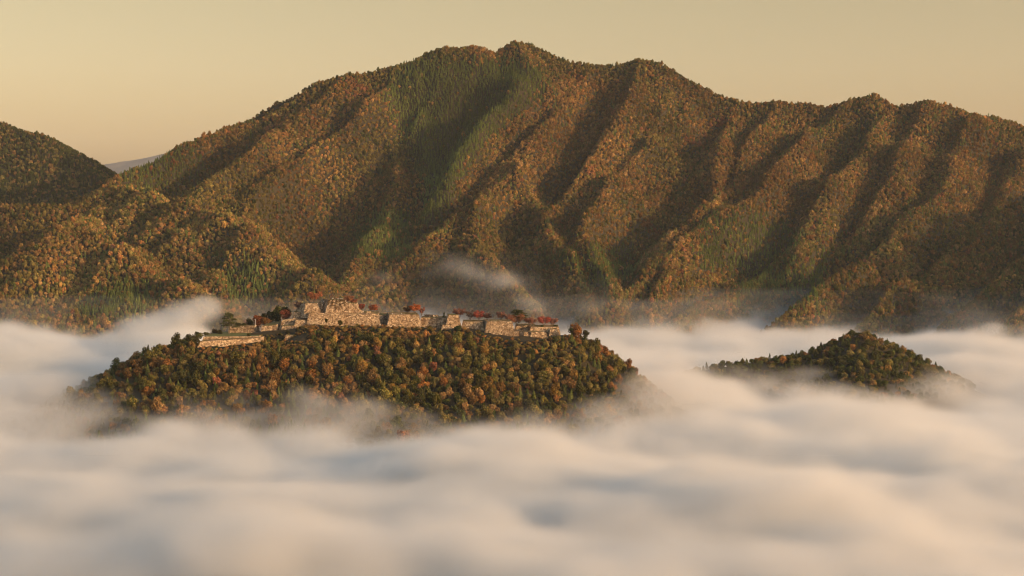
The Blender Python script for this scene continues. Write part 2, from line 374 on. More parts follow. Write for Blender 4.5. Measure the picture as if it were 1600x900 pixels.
def tube(pts, radii, sides=6):
    pts = np.array(pts, float); co_ = []; f = []
    for i, p in enumerate(pts):
        d = pts[min(i + 1, len(pts) - 1)] - pts[max(i - 1, 0)]; d /= np.linalg.norm(d) + 1e-9
        a = np.array([1, 0, 0]) if abs(d[0]) < .8 else np.array([0, 1, 0]); u = np.cross(d, a); u /= np.linalg.norm(u); v = np.cross(d, u)
        for k in range(sides):
            t = 2 * np.pi * k / sides; co_.append(p + radii[i] * (np.cos(t) * u + np.sin(t) * v))
    for i in range(len(pts) - 1):
        for k in range(sides):
            a = i * sides + k; b = i * sides + (k + 1) % sides; f.append((a, b, b + sides, a + sides))
    e = (len(pts) - 1) * sides
    f.append((e, e + 1, e + 2, e + 3) if sides == 4 else (e, e + 1, e + 2, e + 3))
    return np.array(co_), np.array(f)
def join(parts):
    C = []; Fc = []; o = 0
    for c, f in parts: C.append(c); Fc.append(f + o); o += len(c)
    return np.concatenate(C), np.concatenate(Fc)
def trunk_mesh(name, seed, h, r0, limbs, m, spread=.6):
    r = np.random.default_rng(seed); parts = [tube([(0, 0, -.25), (r.normal(0, .02), 0, h * .4), (r.normal(0, .04), r.normal(0, .04), h)], [r0 * 1.25, r0, r0 * .45])]
    for i in range(limbs):
        a = 2 * np.pi * (i + r.uniform(0, .6)) / max(1, limbs); z0 = h * r.uniform(.35, .7)
        parts.append(tube([(0, 0, z0), (spread * .5 * np.cos(a), spread * .5 * np.sin(a), z0 + .22), (spread * np.cos(a), spread * np.sin(a), z0 + .5)], [r0 * .55, r0 * .4, r0 * .15], 5))
    c, f = join(parts); return new_mesh(name, c, f, [m])
BROAD = [(broad_crown('crown', 100 + i, tall=t, nl=nl), trunk_mesh('trunk', 200 + i, 1.3 * t, .07, 4, M_BARK if i % 2 else M_PALEBARK)) for i, (t, nl) in enumerate([(1.0, 15), (1.15, 17), (.9, 14), (1.25, 18), (1.05, 13)])]
CONI = [(conifer_crown('crown', 300 + i, h=hh), trunk_mesh('trunk', 320 + i, hh * .9, .07, 0, M_BARK)) for i, hh in enumerate([3.6, 3.1, 4.1])]
PROTO = BROAD + CONI      # 0-4 broadleaf, 5-7 conifer

PAL = {   # albedo of each kind of crown
    'rust orange': (.20, .088, .026), 'olive green': (.085, .080, .020), 'golden brown': (.19, .115, .030), 'dull red': (.16, .058, .034),
    'dark green': (.040, .046, .014), 'tan': (.21, .13, .055), 'brown': (.13, .075, .028), 'yellow green': (.12, .11, .026), 'cedar green': (.066, .086, .024)}
PN = list(PAL); PV = np.array([PAL[k] for k in PN])
def choose(prob, n, rng): 
    k = list(prob); return np.array([PN.index(x) for x in k])[rng.choice(len(k), n, p=np.array([prob[x] for x in k]) / sum(prob.values()))]

def scatter(x0, x1, y0, y1, step, rng, jit=.42):
    xs = np.arange(x0, x1, step); ys = np.arange(y0, y1, step); X, Y = np.meshgrid(xs, ys, indexing='ij')
    X = X + (np.arange(len(ys)) % 2) * step * .5
    return (X + rng.uniform(-jit, jit, X.shape) * step).ravel(), (Y + rng.uniform(-jit, jit, Y.shape) * step).ravel()
def inpoly(px, py, poly):
    c = np.zeros(px.shape, bool); j = len(poly) - 1
    for i in range(len(poly)):
        xi, yi = poly[i]; xj, yj = poly[j]
        c ^= ((yi > py) != (yj > py)) & (px < (xj - xi) * (py - yi) / (yj - yi + 1e-9) + xi); j = i
    return c
from functools import lru_cache
def pt_noise(x, y, lam, seed):
    a = grid_noise2(np.arange(-3000, 2600, lam / 2), np.arange(1000, 5800, lam / 2), lam, seed)
    return sample(np.arange(-3000, 2600, lam / 2), np.arange(1000, 5800, lam / 2), a, x, y)

PROTO_OBJ = {}       # filled with real trees of the castle wood; the far woods are copies of them
def woods(name, label, x, y, z, idx, rad, hgt, tint, cat='woods'):
    """one object of uncountable trees, made as geometry-node copies of the hill's own trees"""
    n = len(x)
    me = bpy.data.meshes.new(name); me.vertices.add(n)
    me.vertices.foreach_set('co', np.stack([x, y, z], 1).astype(np.float32).ravel())
    def attr(nm, typ, data):
        a = me.attributes.new(nm, typ, 'POINT')
        a.data.foreach_set({'FLOAT': 'value', 'INT': 'value', 'FLOAT_VECTOR': 'vector', 'FLOAT_COLOR': 'color'}[typ], np.ascontiguousarray(data).ravel())
    attr('idx', 'INT', idx.astype(np.int32)); attr('scl', 'FLOAT_VECTOR', np.stack([rad, rad, hgt], 1).astype(np.float32))
    r = np.random.default_rng(n); rot = np.zeros((n, 3), np.float32); rot[:, 2] = r.uniform(0, 6.28, n); rot[:, :2] = r.normal(0, .05, (n, 2))
    attr('rot', 'FLOAT_VECTOR', rot); attr('tint', 'FLOAT_COLOR', np.concatenate([tint, np.ones((n, 1))], 1).astype(np.float32))
    o = add(name, me); tag(o, label, cat, kind='stuff')
    ng = bpy.data.node_groups.new(name, 'GeometryNodeTree')
    ng.interface.new_socket('Geometry', in_out='INPUT', socket_type='NodeSocketGeometry'); ng.interface.new_socket('Geometry', in_out='OUTPUT', socket_type='NodeSocketGeometry')
    gi = ng.nodes.new('NodeGroupInput'); go = ng.nodes.new('NodeGroupOutput'); jn = ng.nodes.new('GeometryNodeJoinGeometry')
    def na(nm, t):
        q = ng.nodes.new('GeometryNodeInputNamedAttribute'); q.data_type = t; q.inputs['Name'].default_value = nm; return q.outputs[0]
    ai, as_, ar = na('idx', 'INT'), na('scl', 'FLOAT_VECTOR'), na('rot', 'FLOAT_VECTOR')
    e2r = ng.nodes.new('FunctionNodeEulerToRotation'); ng.links.new(ar, e2r.inputs[0])
    for k in sorted(set(idx.tolist())):
        cmp_ = ng.nodes.new('FunctionNodeCompare'); cmp_.data_type = 'INT'; cmp_.operation = 'EQUAL'
        ng.links.new(ai, cmp_.inputs[2]); cmp_.inputs[3].default_value = k
        for ob in PROTO_OBJ[k]:
            oi = ng.nodes.new('GeometryNodeObjectInfo'); oi.inputs['Object'].default_value = ob; oi.inputs['As Instance'].default_value = True; oi.transform_space = 'ORIGINAL'
            ip = ng.nodes.new('GeometryNodeInstanceOnPoints')
            ng.links.new(gi.outputs[0], ip.inputs['Points']); ng.links.new(cmp_.outputs[0], ip.inputs['Selection'])
            ng.links.new(oi.outputs['Geometry'], ip.inputs['Instance']); ng.links.new(e2r.outputs[0], ip.inputs['Rotation']); ng.links.new(as_, ip.inputs['Scale'])
            ng.links.new(ip.outputs[0], jn.inputs[0])
    ng.links.new(jn.outputs[0], go.inputs[0])
    md = o.modifiers.new('copies', 'NODES'); md.node_group = ng
    return o

# ------------------------------------------------------------------ castle walls
WALL_FOOT = []     # (px0, py0, px1, py1) lines that no tree crown in front may cross
def wall_grid(a, b, c, d, step, jit, r):
    """jittered grid between corners a (top left) b (top right) c (bottom right) d (bottom left)"""
    a, b, c, d = map(np.array, (a, b, c, d))
    nu = max(2, int(np.linalg.norm(b - a) / step)); nv = max(2, int(np.linalg.norm(d - a) / step))
    u = np.linspace(0, 1, nu + 1)[:, None, None]; v = np.linspace(0, 1, nv + 1)[None, :, None]
    G = (a * (1 - u) + b * u) * (1 - v) + (d * (1 - u) + c * u) * v
    nrm = np.cross(b - a, d - a); nrm = nrm / (np.linalg.norm(nrm) + 1e-9)
    j = r.normal(0, jit, (nu + 1, nv + 1, 1)); j[:, -1] = 0
    bulge = -.035 * np.linalg.norm(d - a) * np.sin(np.pi * v) 
    G = G + nrm * (j + 0 * bulge)
    G[1:-1, 0, 2] += r.uniform(-jit * 2.2, jit * .6, nu - 1)              # ragged top course
    co_ = G.reshape(-1, 3); i = np.arange((nu + 1) * (nv + 1)).reshape(nu + 1, nv + 1)
    return co_, np.stack([i[:-1, :-1], i[:-1, 1:], i[1:, 1:], i[1:, :-1]], -1).reshape(-1, 4)
def block(name, label, cat, tl, tr, foot, Y, dep, YR=None, bk=0.0, batter=.24, top=M_EARTH, sub=.8, part='terrace_top', rise=0.0, group='stone terraces of the castle ruin', nofoot=False):
    """battered stone block: tl, tr = picture points of the front top corners at distances Y, YR; foot = picture rows of the wall foot
    left and right; dep = depth; bk = how far the back left corner moves sideways (m, negative = left)"""
    YR = YR or Y; r = np.random.default_rng(int(tl[0] * 7 + tl[1]))
    A = np.array(P(tl[0], tl[1], Y)); B = np.array(P(tr[0], tr[1], YR))
    za = P(tl[0], foot[0], Y)[2]; zb = P(tr[0], foot[1], YR)[2]
    off = np.array([bk, dep, rise]); D = A + off; C = B + off
    ha, hb = A[2] - za + 5, B[2] - zb + 5                       # feet go 1.5 m into the ground
    dirx = (B - A)[:2] / np.linalg.norm((B - A)[:2]); diry = off[:2] / np.linalg.norm(off[:2])
    def foot_pt(Pt, sx, sy, h):
        q = Pt.copy(); q[:2] += dirx * sx * batter * h + diry * sy * batter * h; q[2] -= h + (rise if sy > 0 else 0); return q
    a, b, c, d = foot_pt(A, -1, -1, ha), foot_pt(B, 1, -1, hb), foot_pt(C, 1, 1, hb), foot_pt(D, -1, 1, ha)
    root = add(name, None, loc=((a + b + c + d) / 4)); o0 = np.array(root.location)
    parts = [wall_grid(p - o0, q - o0, s - o0, t - o0, sub, .10, r) for p, q, s, t in ((A, B, b, a), (D, A, a, d), (B, C, c, b), (C, D, d, c))]
    cc, ff = join(parts)
    w_ = add('wall', new_mesh('wall', cc, ff, [M_STONE]), root)
    # the earth on top, slightly uneven, set just inside and a few cm below the rim
    nu = max(3, int(np.linalg.norm(B - A) / 1.5)); nv = max(3, int(dep / 1.5)); u = np.linspace(.004, .996, nu + 1)[:, None, None]; v = np.linspace(.01, .99, nv + 1)[None, :, None]
    G = (A * (1 - u) + B * u) * (1 - v) + (D * (1 - u) + C * u) * v - o0
    G[..., 2] += -.12 + r.uniform(-.06, .10, G.shape[:2]); i = np.arange((nu + 1) * (nv + 1)).reshape(nu + 1, nv + 1)
    f = np.stack([i[:-1, :-1], i[1:, :-1], i[1:, 1:], i[:-1, 1:]], -1).reshape(-1, 4)
    add(part, new_mesh(part, G.reshape(-1, 3), f, [top]), root)
    tag(root, label, cat, group)
    if not nofoot: WALL_FOOT.append((tl[0] - 2, foot[0], tr[0] + 2, foot[1]))
    return root
WT, TW = 'stone_terrace', 'stone_tower'
block(WT, 'long low stone wall under the grass lawn at the left end of the ruin', 'stone terrace', (311, 533.5), (405, 528), (542, 533), 1450, 34, YR=1464, bk=2)
block(WT, 'flat grass lawn terrace above the long low wall, beside the big round pine', 'stone terrace', (318, 526), (404, 525), (531, 530), 1474, 46, YR=1476, bk=3, top=M_GRASS, part='lawn', rise=1.5, nofoot=True)
block(WT, 'pinkish stone wall behind the grass lawn, right of the round pine', 'stone terrace', (359, 510.5), (397, 509), (520.5, 519), 1510, 22, YR=1506, bk=0)
block(WT, 'stone wall between the two dark gateway gaps at the left end', 'stone terrace', (409.5, 509.5), (431, 508), (520.5, 520), 1502, 24, bk=3, rise=2.5)
block(WT, 'small stone wall right of the dark gateway with white figures', 'stone terrace', (441, 509), (460, 509), (519, 520), 1500, 22, YR=1498, bk=0, rise=1.5)
block(WT, 'low block with earth top and slanted right corner below the gateway', 'stone terrace', (446, 524), (474, 524), (534, 536), 1477, 18, bk=0, rise=1.4)
block(WT, 'rubble slope of broken stones left of the stepped ledge', 'stone terrace', (441, 500), (461, 497), (510, 510), 1508, 16, bk=4, rise=.8, nofoot=True, top=M_STONE, part='rubble')
block(WT, 'grey stepped ledge wall left of the long main wall', 'stone terrace', (459.5, 487.5), (484, 487), (498, 499), 1516, 18, bk=-2, nofoot=True)
block(WT, 'small bright footing wall under the stepped ledge', 'stone terrace', (462, 499.5), (480, 500), (505, 506), 1502, 8)
block(WT, 'long main wall of pale stone below the two towers', 'stone terrace', (483, 489), (591, 490.5), (503, 508), 1502, 44, YR=1500, bk=-3)
block(TW, 'left stone tower with red tree on its flat top', 'stone tower', (477.5, 474), (496, 474), (488.5, 489), 1512, 14, bk=-8, batter=.30, nofoot=True)
block(TW, 'narrow stone stair pier between the two towers', 'stone tower', (501, 472.8), (504.5, 473.2), (488.5, 489), 1518, 9, bk=-3, batter=.08, nofoot=True)
block(TW, 'tall main keep base with people on top and creeper on its face', 'stone tower', (513, 468), (541, 468.5), (489, 489), 1512, 20, bk=-9, batter=.32, nofoot=True)
block(TW, 'lower right shoulder of the main keep base', 'stone tower', (540, 474), (556, 474.2), (489, 489.5), 1512.5, 18, bk=0, batter=.34, nofoot=True)
block(WT, 'tumbled little wall at the right foot of the keep', 'stone terrace', (560, 483), (568, 486.5), (490, 491), 1514, 6, bk=-1, nofoot=True)
block(WT, 'small square stone block at the right end of the main wall', 'stone terrace', (573, 486.5), (578.5, 486.5), (491.5, 492), 1505, 4, nofoot=True)
block(WT, 'shaded recessed wall between the two long pale walls', 'stone terrace', (589, 491.8), (609, 492), (508, 508), 1517, 28, YR=1521)
block(WT, 'long pale wall right of the shaded recess, under the orange tree', 'stone terrace', (608.5, 491.6), (654.5, 491.4), (508.5, 509.5), 1497, 40, YR=1499, bk=-5)
block(WT, 'low wall with reddish top between two taller walls', 'stone terrace', (658, 496.2), (700, 496.5), (506, 508), 1506, 26, YR=1504)
block(WT, 'little stone block with dark left side on the low wall', 'stone terrace', (676, 492), (685, 492), (496.5, 496.8), 1516, 9, bk=-8.5, batter=.1, nofoot=True)
block(WT, 'square bastion beside the small dark conifer', 'stone terrace', (700.5, 491.8), (716.5, 492.2), (507, 508.5), 1496, 22, bk=-2)
block(WT, 'bare pale footing of stones below the square bastion', 'stone terrace', (692, 507.5), (704, 508), (512.5, 513), 1488, 6, batter=.4)
block(WT, 'middle wall with bare trees above and a dark slot at its right', 'stone terrace', (723, 502.3), (754, 502.6), (509.5, 515.5), 1494, 30, YR=1492)
block(WT, 'shaded narrow wall in the slot between the middle and broad walls', 'stone terrace', (753.5, 504), (762, 504), (518.5, 519.5), 1500, 12)
block(WT, 'broad pale bastion left of the spreading pine', 'stone terrace', (761, 502.2), (800, 502), (518.5, 517.5), 1484, 30, YR=1482, bk=-4)
block(WT, 'lower bright wall at the foot of the broad bastion', 'stone terrace', (768, 519.3), (810, 517.8), (523.5, 527), 1478, 12, YR=1474)
block(WT, 'brown sunken terrace under the red cherry trees', 'stone terrace', (806, 508.5), (836, 508), (514, 514), 1512, 26, nofoot=True)
block(WT, 'slim stone pier between the two dark gaps at the right end', 'stone terrace', (819, 518.5), (825, 518.5), (531.5, 531), 1474, 10, bk=-8, batter=.1)
block(WT, 'bright jagged wall at the right end below the brown terrace', 'stone terrace', (830, 518.6), (853, 518.8), (530, 528), 1474, 18, bk=-8)
block(WT, 'upper right wall under the wide red cherry tree', 'stone terrace', (829, 511), (873, 510.5), (517, 517), 1492, 32, YR=1494)
block(WT, 'short stepped wall at the extreme right end of the ruin', 'stone terrace', (860, 515), (870, 513), (522, 519), 1484, 9, YR=1486)

# ------------------------------------------------------------------ trees of the castle hill
rt = np.random.default_rng(77)
tx, ty = scatter(-520, 250, 1215, 1700, 6.7, rt)
tz = sample(hx, hy, HH, tx, ty)
plY = np.interp(tx, pl[:, 0], pl[:, 1])
px, py = proj(tx, ty, tz)
left_wood = px < 470
cn = pt_noise(tx, ty, 60, 41) + rt.normal(0, .55, len(tx))
pc = np.where((px > 320) & (px < 480), .55, np.where(px < 320, .25, .10))
is_con = (rt.uniform(size=len(tx)) < pc * (1 + .7 * np.tanh(cn))) & (py > 520)
rad = np.where(is_con, rt.uniform(2.0, 2.9, len(tx)), np.clip(3.7 * np.exp(rt.normal(0, .24, len(tx))), 2.2, 6.4))
idx = np.where(is_con, rt.integers(5, 8, len(tx)), rt.integers(0, 5, len(tx)))
sz = rad * np.where(is_con, rt.uniform(.85, 1.1, len(tx)), rt.uniform(.95, 1.35, len(tx)))
hfac = np.array([2.0, 2.3, 1.85, 2.5, 2.05, 3.6, 3.1, 4.1])[idx]
top_z = tz + sz * hfac
_, pyt = proj(tx, ty, top_z)
ok = (tz > -30) | ((tz > -62) & (tx > 60))
behind = ty > plY + 1
for a, b, c, d in WALL_FOOT:
    lim = b + (d - b) * np.clip((px - a) / (c - a), 0, 1)
    hit = (px + rad / MPP(ty) * .8 > a) & (px - rad / MPP(ty) * .8 < c) & (pyt < lim - .5) & (ty < plY + 4)
    ok &= ~hit
ok &= ~(behind & (px > 296) & (px < 900) & (ty < plY + 75))          # the terraces themselves are bare
ok &= ~(behind & (px > 296) & (px < 900) & (pyt < 520))
keepn = np.where(ok)[0]
tx, ty, tz, idx, rad, sz, is_con, px, py, pyt, cn = [v[keepn] for v in (tx, ty, tz, idx, rad, sz, is_con, px, py, pyt, cn)]
# shrubs that fill the strip right under the walls
bx, by = scatter(-330, 60, 1400, 1500, 3.6, rt); bz = sample(hx, hy, HH, bx, by)
bpx, bpy_ = proj(bx, by, bz); br = rt.uniform(1.2, 2.4, len(bx)); bpt = proj(bx, by, bz + br * 1.7)[1]
bplY = np.interp(bx, pl[:, 0], pl[:, 1]); okb = (by < bplY - 2) & (by > bplY - 34)
for a, b, c, d in WALL_FOOT:
    lim = b + (d - b) * np.clip((bpx - a) / (c - a), 0, 1)
    okb &= ~((bpx + 3 > a) & (bpx - 3 < c) & (bpt < lim - 1.2 - 3.0 * (pt_noise(bx, by, 18, 58) > .5)))
qx_, qy_ = scatter(-250, -150, 1455, 1510, 2.4, rt); qz_ = sample(hx, hy, HH, qx_, qy_); qr = rt.uniform(.8, 1.7, len(qx_)); qp = proj(qx_, qy_, qz_ + qr * 1.5)
okq = (qp[0] > 400) & (qp[0] < 492) & (qp[1] > np.interp(qp[0], [400, 462, 466, 492], [518.5, 518.5, 504, 504])) & ~((qp[0] > 443) & (qp[0] < 480) & (qp[1] < 530) & (qy_ < 1475))
bx, by, bz, br = [np.concatenate([a[okb], b[okq]]) for a, b in ((bx, qx_), (by, qy_), (bz, qz_), (br, qr))]; okb = np.ones(len(bx), bool)
ntree = len(tx)
col = np.where(px < 330, choose({'olive green': 3, 'brown': 2.4, 'dark green': 2, 'yellow green': 1.6, 'rust orange': .7}, ntree, rt),
      np.where(px < 560, choose({'golden brown': 1.6, 'brown': 3.6, 'rust orange': 1.3, 'olive green': 3.4, 'dark green': 1.6, 'dull red': .3}, ntree, rt),
               choose({'olive green': 5, 'dark green': 3.0, 'golden brown': 1.3, 'rust orange': .7, 'tan': .6, 'yellow green': 1.6, 'brown': 1.2, 'dull red': .28}, ntree, rt)))
col = np.where(is_con, np.where(rt.uniform(size=ntree) < .75, PN.index('cedar green'), PN.index('dark green')), col)
# second hill
ux, uy = scatter(130, 600, 1560, 1880, 8.2, rt); uz = sample(sx, sy, SH, ux, uy); m = uz > -25
ux, uy, uz = ux[m], uy[m], uz[m]; nu_ = len(ux)
ucon = rt.uniform(size=nu_) < .22
uidx = np.where(ucon, rt.integers(5, 8, nu_), rt.integers(0, 5, nu_)); urad = np.where(ucon, rt.uniform(2.3, 3.0, nu_), rt.uniform(3.4, 5.2, nu_)); usz = urad * rt.uniform(.8, 1.1, nu_)
ucol = np.where(ucon, PN.index('dark green'), choose({'dark green': 6, 'olive green': 3.2, 'brown': 1.0, 'golden brown': .4, 'rust orange': .25}, nu_, rt))
# join both hills, rank by how large and how visible each tree is
allx = np.concatenate([tx, ux]); ally = np.concatenate([ty, uy]); allz = np.concatenate([tz, uz]); alli = np.concatenate([idx, uidx]); allr = np.concatenate([rad, urad]); alls = np.concatenate([sz, usz]); allc = np.concatenate([col, ucol])
hill2 = np.arange(len(allx)) >= ntree
apx, apy = proj(allx, ally, allz + alls); size = allr / ally
vis = (~hill2 & (apy < 632) & (ally < np.interp(allx, pl[:, 0], pl[:, 1]) + 12) & (apx > 150) & (apx < 1000)) | (hill2 & (apy < 588) & (ally < 1775) & (apx > 1130))
order = np.argsort(-(size * np.where(alli > 4, 1.4, 1) * vis))
big_b = [i for i in order if vis[i] and alli[i] < 5][:300]; big_c = [i for i in order if vis[i] and alli[i] > 4][:120]
ZONES = [(150, 305, 'castle hill left flank'), (305, 400, 'slope under the lawn wall'), (400, 470, 'slope under the gateway walls'), (470, 530, 'slope under the left tower'),
         (530, 595, 'slope under the main keep'), (595, 660, 'slope under the long pale wall'), (660, 722, 'slope under the square bastion'), (722, 765, 'slope under the bare trees'),
         (765, 830, 'slope under the spreading pine'), (830, 890, 'slope under the right wall end'), (890, 1010, 'castle hill right flank'), (1100, 1300, 'small hill left ridge'), (1300, 1400, 'summit of the small hill'), (1400, 1500, 'small hill right flank')]
cells = {}
for i in big_b + big_c:
    zn = next((z[2] for z in ZONES if z[0] <= apx[i] < z[1]), 'wooded hill above the fog')
    tier = 'high on' if apy[i] < 553 else ('midway down' if apy[i] < 590 else 'low on')
    if hill2[i]: tier = 'on' 
    kind = 'conifer' if alli[i] > 4 else 'broadleaf tree'
    cells.setdefault((PN[allc[i]], kind, tier, zn), []).append(i)
ORD = ['leftmost', 'second', 'third', 'fourth', 'fifth', 'sixth', 'seventh', 'eighth', 'ninth', 'tenth']
NUM = ['', 'one', 'two', 'three', 'four', 'five', 'six', 'seven', 'eight', 'nine', 'ten']
for (cn_, kind, tier, zn), mem in cells.items():
    mem.sort(key=lambda i: apx[i]); n = len(mem)
    for k, i in enumerate(mem):
        if n == 1: lab = f'{cn_} {kind} {tier} the {zn}'
        elif n > 10: lab = f'one of many {cn_} {kind}s {tier} the {zn}'
        elif k == 0: lab = f'leftmost of {NUM[n]} {cn_} {kind}s {tier} the {zn}'
        elif k == n - 1: lab = f'rightmost of {NUM[n]} {cn_} {kind}s {tier} the {zn}'
        else: lab = f'{ORD[k]} of {NUM[n]} {cn_} {kind}s {tier} the {zn}'
        con = alli[i] > 4
        nm = 'conifer_tree' if con else 'broadleaf_tree'
        e_ = add(nm, None, loc=(allx[i], ally[i], allz[i] - .45 * allr[i])); e_.rotation_euler = (rt.normal(0, .04), rt.normal(0, .04), rt.uniform(0, 6.28)); e_.scale = (allr[i], allr[i], alls[i])
        tag(e_, lab, 'tree', 'conifers in the wood' if con else 'broadleaf trees in the wood')
        cme, tme = PROTO[alli[i]]
        c_ = add('crown', cme, e_); t_ = add('trunk', tme, e_)
        v = (PV[allc[i]] * .85 + np.array([.11, .078, .028]) * .15) * 1.1 * np.exp(rt.normal(0, .26)); c_.color = (*v, 1)
        PROTO_OBJ.setdefault(int(alli[i]), (c_, t_))
picked = set(big_b + big_c); rest = np.array([i for i in range(len(allx)) if i not in picked])
def tint_of(cidx, r, s=.16): v = PV[cidx]; v = np.where(v[:, 1:2] > v[:, 0:1], v, v * .58 + np.array([.115, .080, .036]) * .42) * 1.6; return v * np.exp(r.normal(0, s, (len(cidx), 1)))
r1 = rest[~hill2[rest]]; r2 = rest[hill2[rest]]
woods('castle_wood', 'mixed autumn wood covering the slopes of the castle hill', allx[r1], ally[r1], allz[r1] - .45 * allr[r1], alli[r1], allr[r1], alls[r1], tint_of(allc[r1], rt))
woods('hill_wood', 'dark wood covering the small hill in the fog', allx[r2], ally[r2], allz[r2] - .45 * allr[r2], alli[r2], allr[r2], alls[r2], tint_of(allc[r2], rt))
bx, by, bz, br = bx[okb], by[okb], bz[okb], br[okb]; nb = len(bx)
woods('undergrowth', 'low brown and green undergrowth at the foot of the castle walls', bx, by, bz - .5, rt.integers(0, 5, nb), br, br * .75,
      tint_of(choose({'rust orange': 1.5, 'brown': 3, 'olive green': 3, 'golden brown': 2, 'dark green': 1}, nb, rt), rt), cat='undergrowth')

# mountain forests
STEP = 5.6
mx_, my_ = scatter(-1350, 1500, 2180, 3900, STEP, rt)
sel = np.abs(mx_) < .36 * my_ + 60; mx_, my_ = mx_[sel], my_[sel]
mz_ = sample(gx, gy, MH, mx_, my_)
crx = [P(*c)[0] for c in crest]; cry = [c[2] for c in crest]
sel = (mz_ > -22) & (my_ < np.interp(mx_, crx, cry) + 120); mx_, my_, mz_ = mx_[sel], my_[sel], mz_[sel]
qx, qy = proj(mx_, my_, mz_); n = len(mx_)
CED = [[(612, 112), (640, 96), (800, 92), (858, 112), (850, 150), (800, 190), (760, 225), (735, 262), (712, 300), (690, 345), (640, 380), (665, 330), (640, 240), (598, 160)],
       [(560, 335), (640, 325), (640, 400), (600, 410), (540, 400)], [(1090, 345), (1180, 330), (1260, 370), (1180, 440), (1090, 420)], [(180, 262), (300, 222), (330, 280), (240, 300), (190, 296)],
       [(850, 400), (990, 380), (1000, 440), (930, 460)], [(1150, 430), (1300, 400), (1280, 470), (1150, 480)], [(330, 400), (400, 410), (430, 470), (360, 480)], [(150, 440), (250, 440), (230, 500), (120, 500)]]
jx = qx + rt.normal(0, 7, n); jy = qy + rt.normal(0, 7, n)
ced = np.zeros(n, bool)
for k, poly in enumerate(CED): ced |= inpoly(jx, jy, poly) & (rt.uniform(size=n) < (.97 if k == 0 else .75))
gn = pt_noise(mx_, my_, 130, 51); gn2 = pt_noise(mx_, my_, 45, 52)
ced |= rt.uniform(size=n) < .06 + .10 * (gn > 1.1)
mcol = choose({'golden brown': 2.2, 'brown': 4.4, 'rust orange': 1.2, 'olive green': 1.6, 'tan': 1.0, 'dull red': .12}, n, rt)
greeny = rt.uniform(size=n) < np.clip(.24 + .42 * pt_noise(mx_, my_, 95, 53), 0, .92); mcol = np.where(greeny, choose({'olive green': 3, 'yellow green': 1.4, 'dark green': 1}, n, rt), mcol)
low = choose({'olive green': 5, 'yellow green': 2.2, 'dark green': 1.6, 'golden brown': 1.0, 'brown': 2.2, 'rust orange': .6, 'tan': .9, 'dull red': .3}, n, rt)
mcol = np.where(rt.uniform(size=n) < np.clip((qy - 230) / 260 + .18 * gn + (qx < 450) * .3, 0, .9), low, mcol)
redp = (gn2 + .5 * gn > 2.3) & (rt.uniform(size=n) < .6); mcol = np.where(redp, choose({'dull red': 2, 'rust orange': 2}, n, rt), mcol)
mcol = np.where(ced, PN.index('cedar green'), mcol)
thin = ~(ced & (rt.uniform(size=n) < .04))
mx_, my_, mz_, qx, qy, ced, mcol = [v[thin] for v in (mx_, my_, mz_, qx, qy, ced, mcol)]; n = len(mx_)
mrad = np.where(ced, rt.uniform(1.7, 2.6, n), np.clip(rt.normal(3.15, .75, n), 2.0, 5.4)); mh = mrad * np.where(ced, rt.uniform(.95, 1.6, n), rt.uniform(.9, 1.5, n))
midx = np.where(ced, rt.integers(5, 8, n), rt.integers(0, 5, n))
woods('mountain_forest', 'autumn forest of brown, gold and dark green covering the big mountain', mx_, my_, mz_ - .6 * mrad, midx, mrad, mh, tint_of(mcol, rt, .15) * np.exp(.16 * pt_noise(mx_, my_, 60, 55))[:, None])
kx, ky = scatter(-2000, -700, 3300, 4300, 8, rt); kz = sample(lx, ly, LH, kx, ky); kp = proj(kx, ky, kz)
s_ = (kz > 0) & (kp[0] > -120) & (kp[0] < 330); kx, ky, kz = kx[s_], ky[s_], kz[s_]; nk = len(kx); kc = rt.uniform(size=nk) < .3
woods('far_forest', 'dark green forest with painted-in shade covering the far left mountain', kx, ky, kz - .5, np.where(kc, 5, rt.integers(0, 5, nk)), np.where(kc, 2.8, rt.uniform(3.4, 5.6, nk)), np.where(kc, 2.8, rt.uniform(3.6, 6, nk)),
      tint_of(choose({'dark green': 6, 'olive green': 2.5, 'brown': 1}, nk, rt), rt))  # dark greens stand in for shadow that only partly reaches this slope
print('trees', n, nk, len(allx), nb, time.time() - T0)

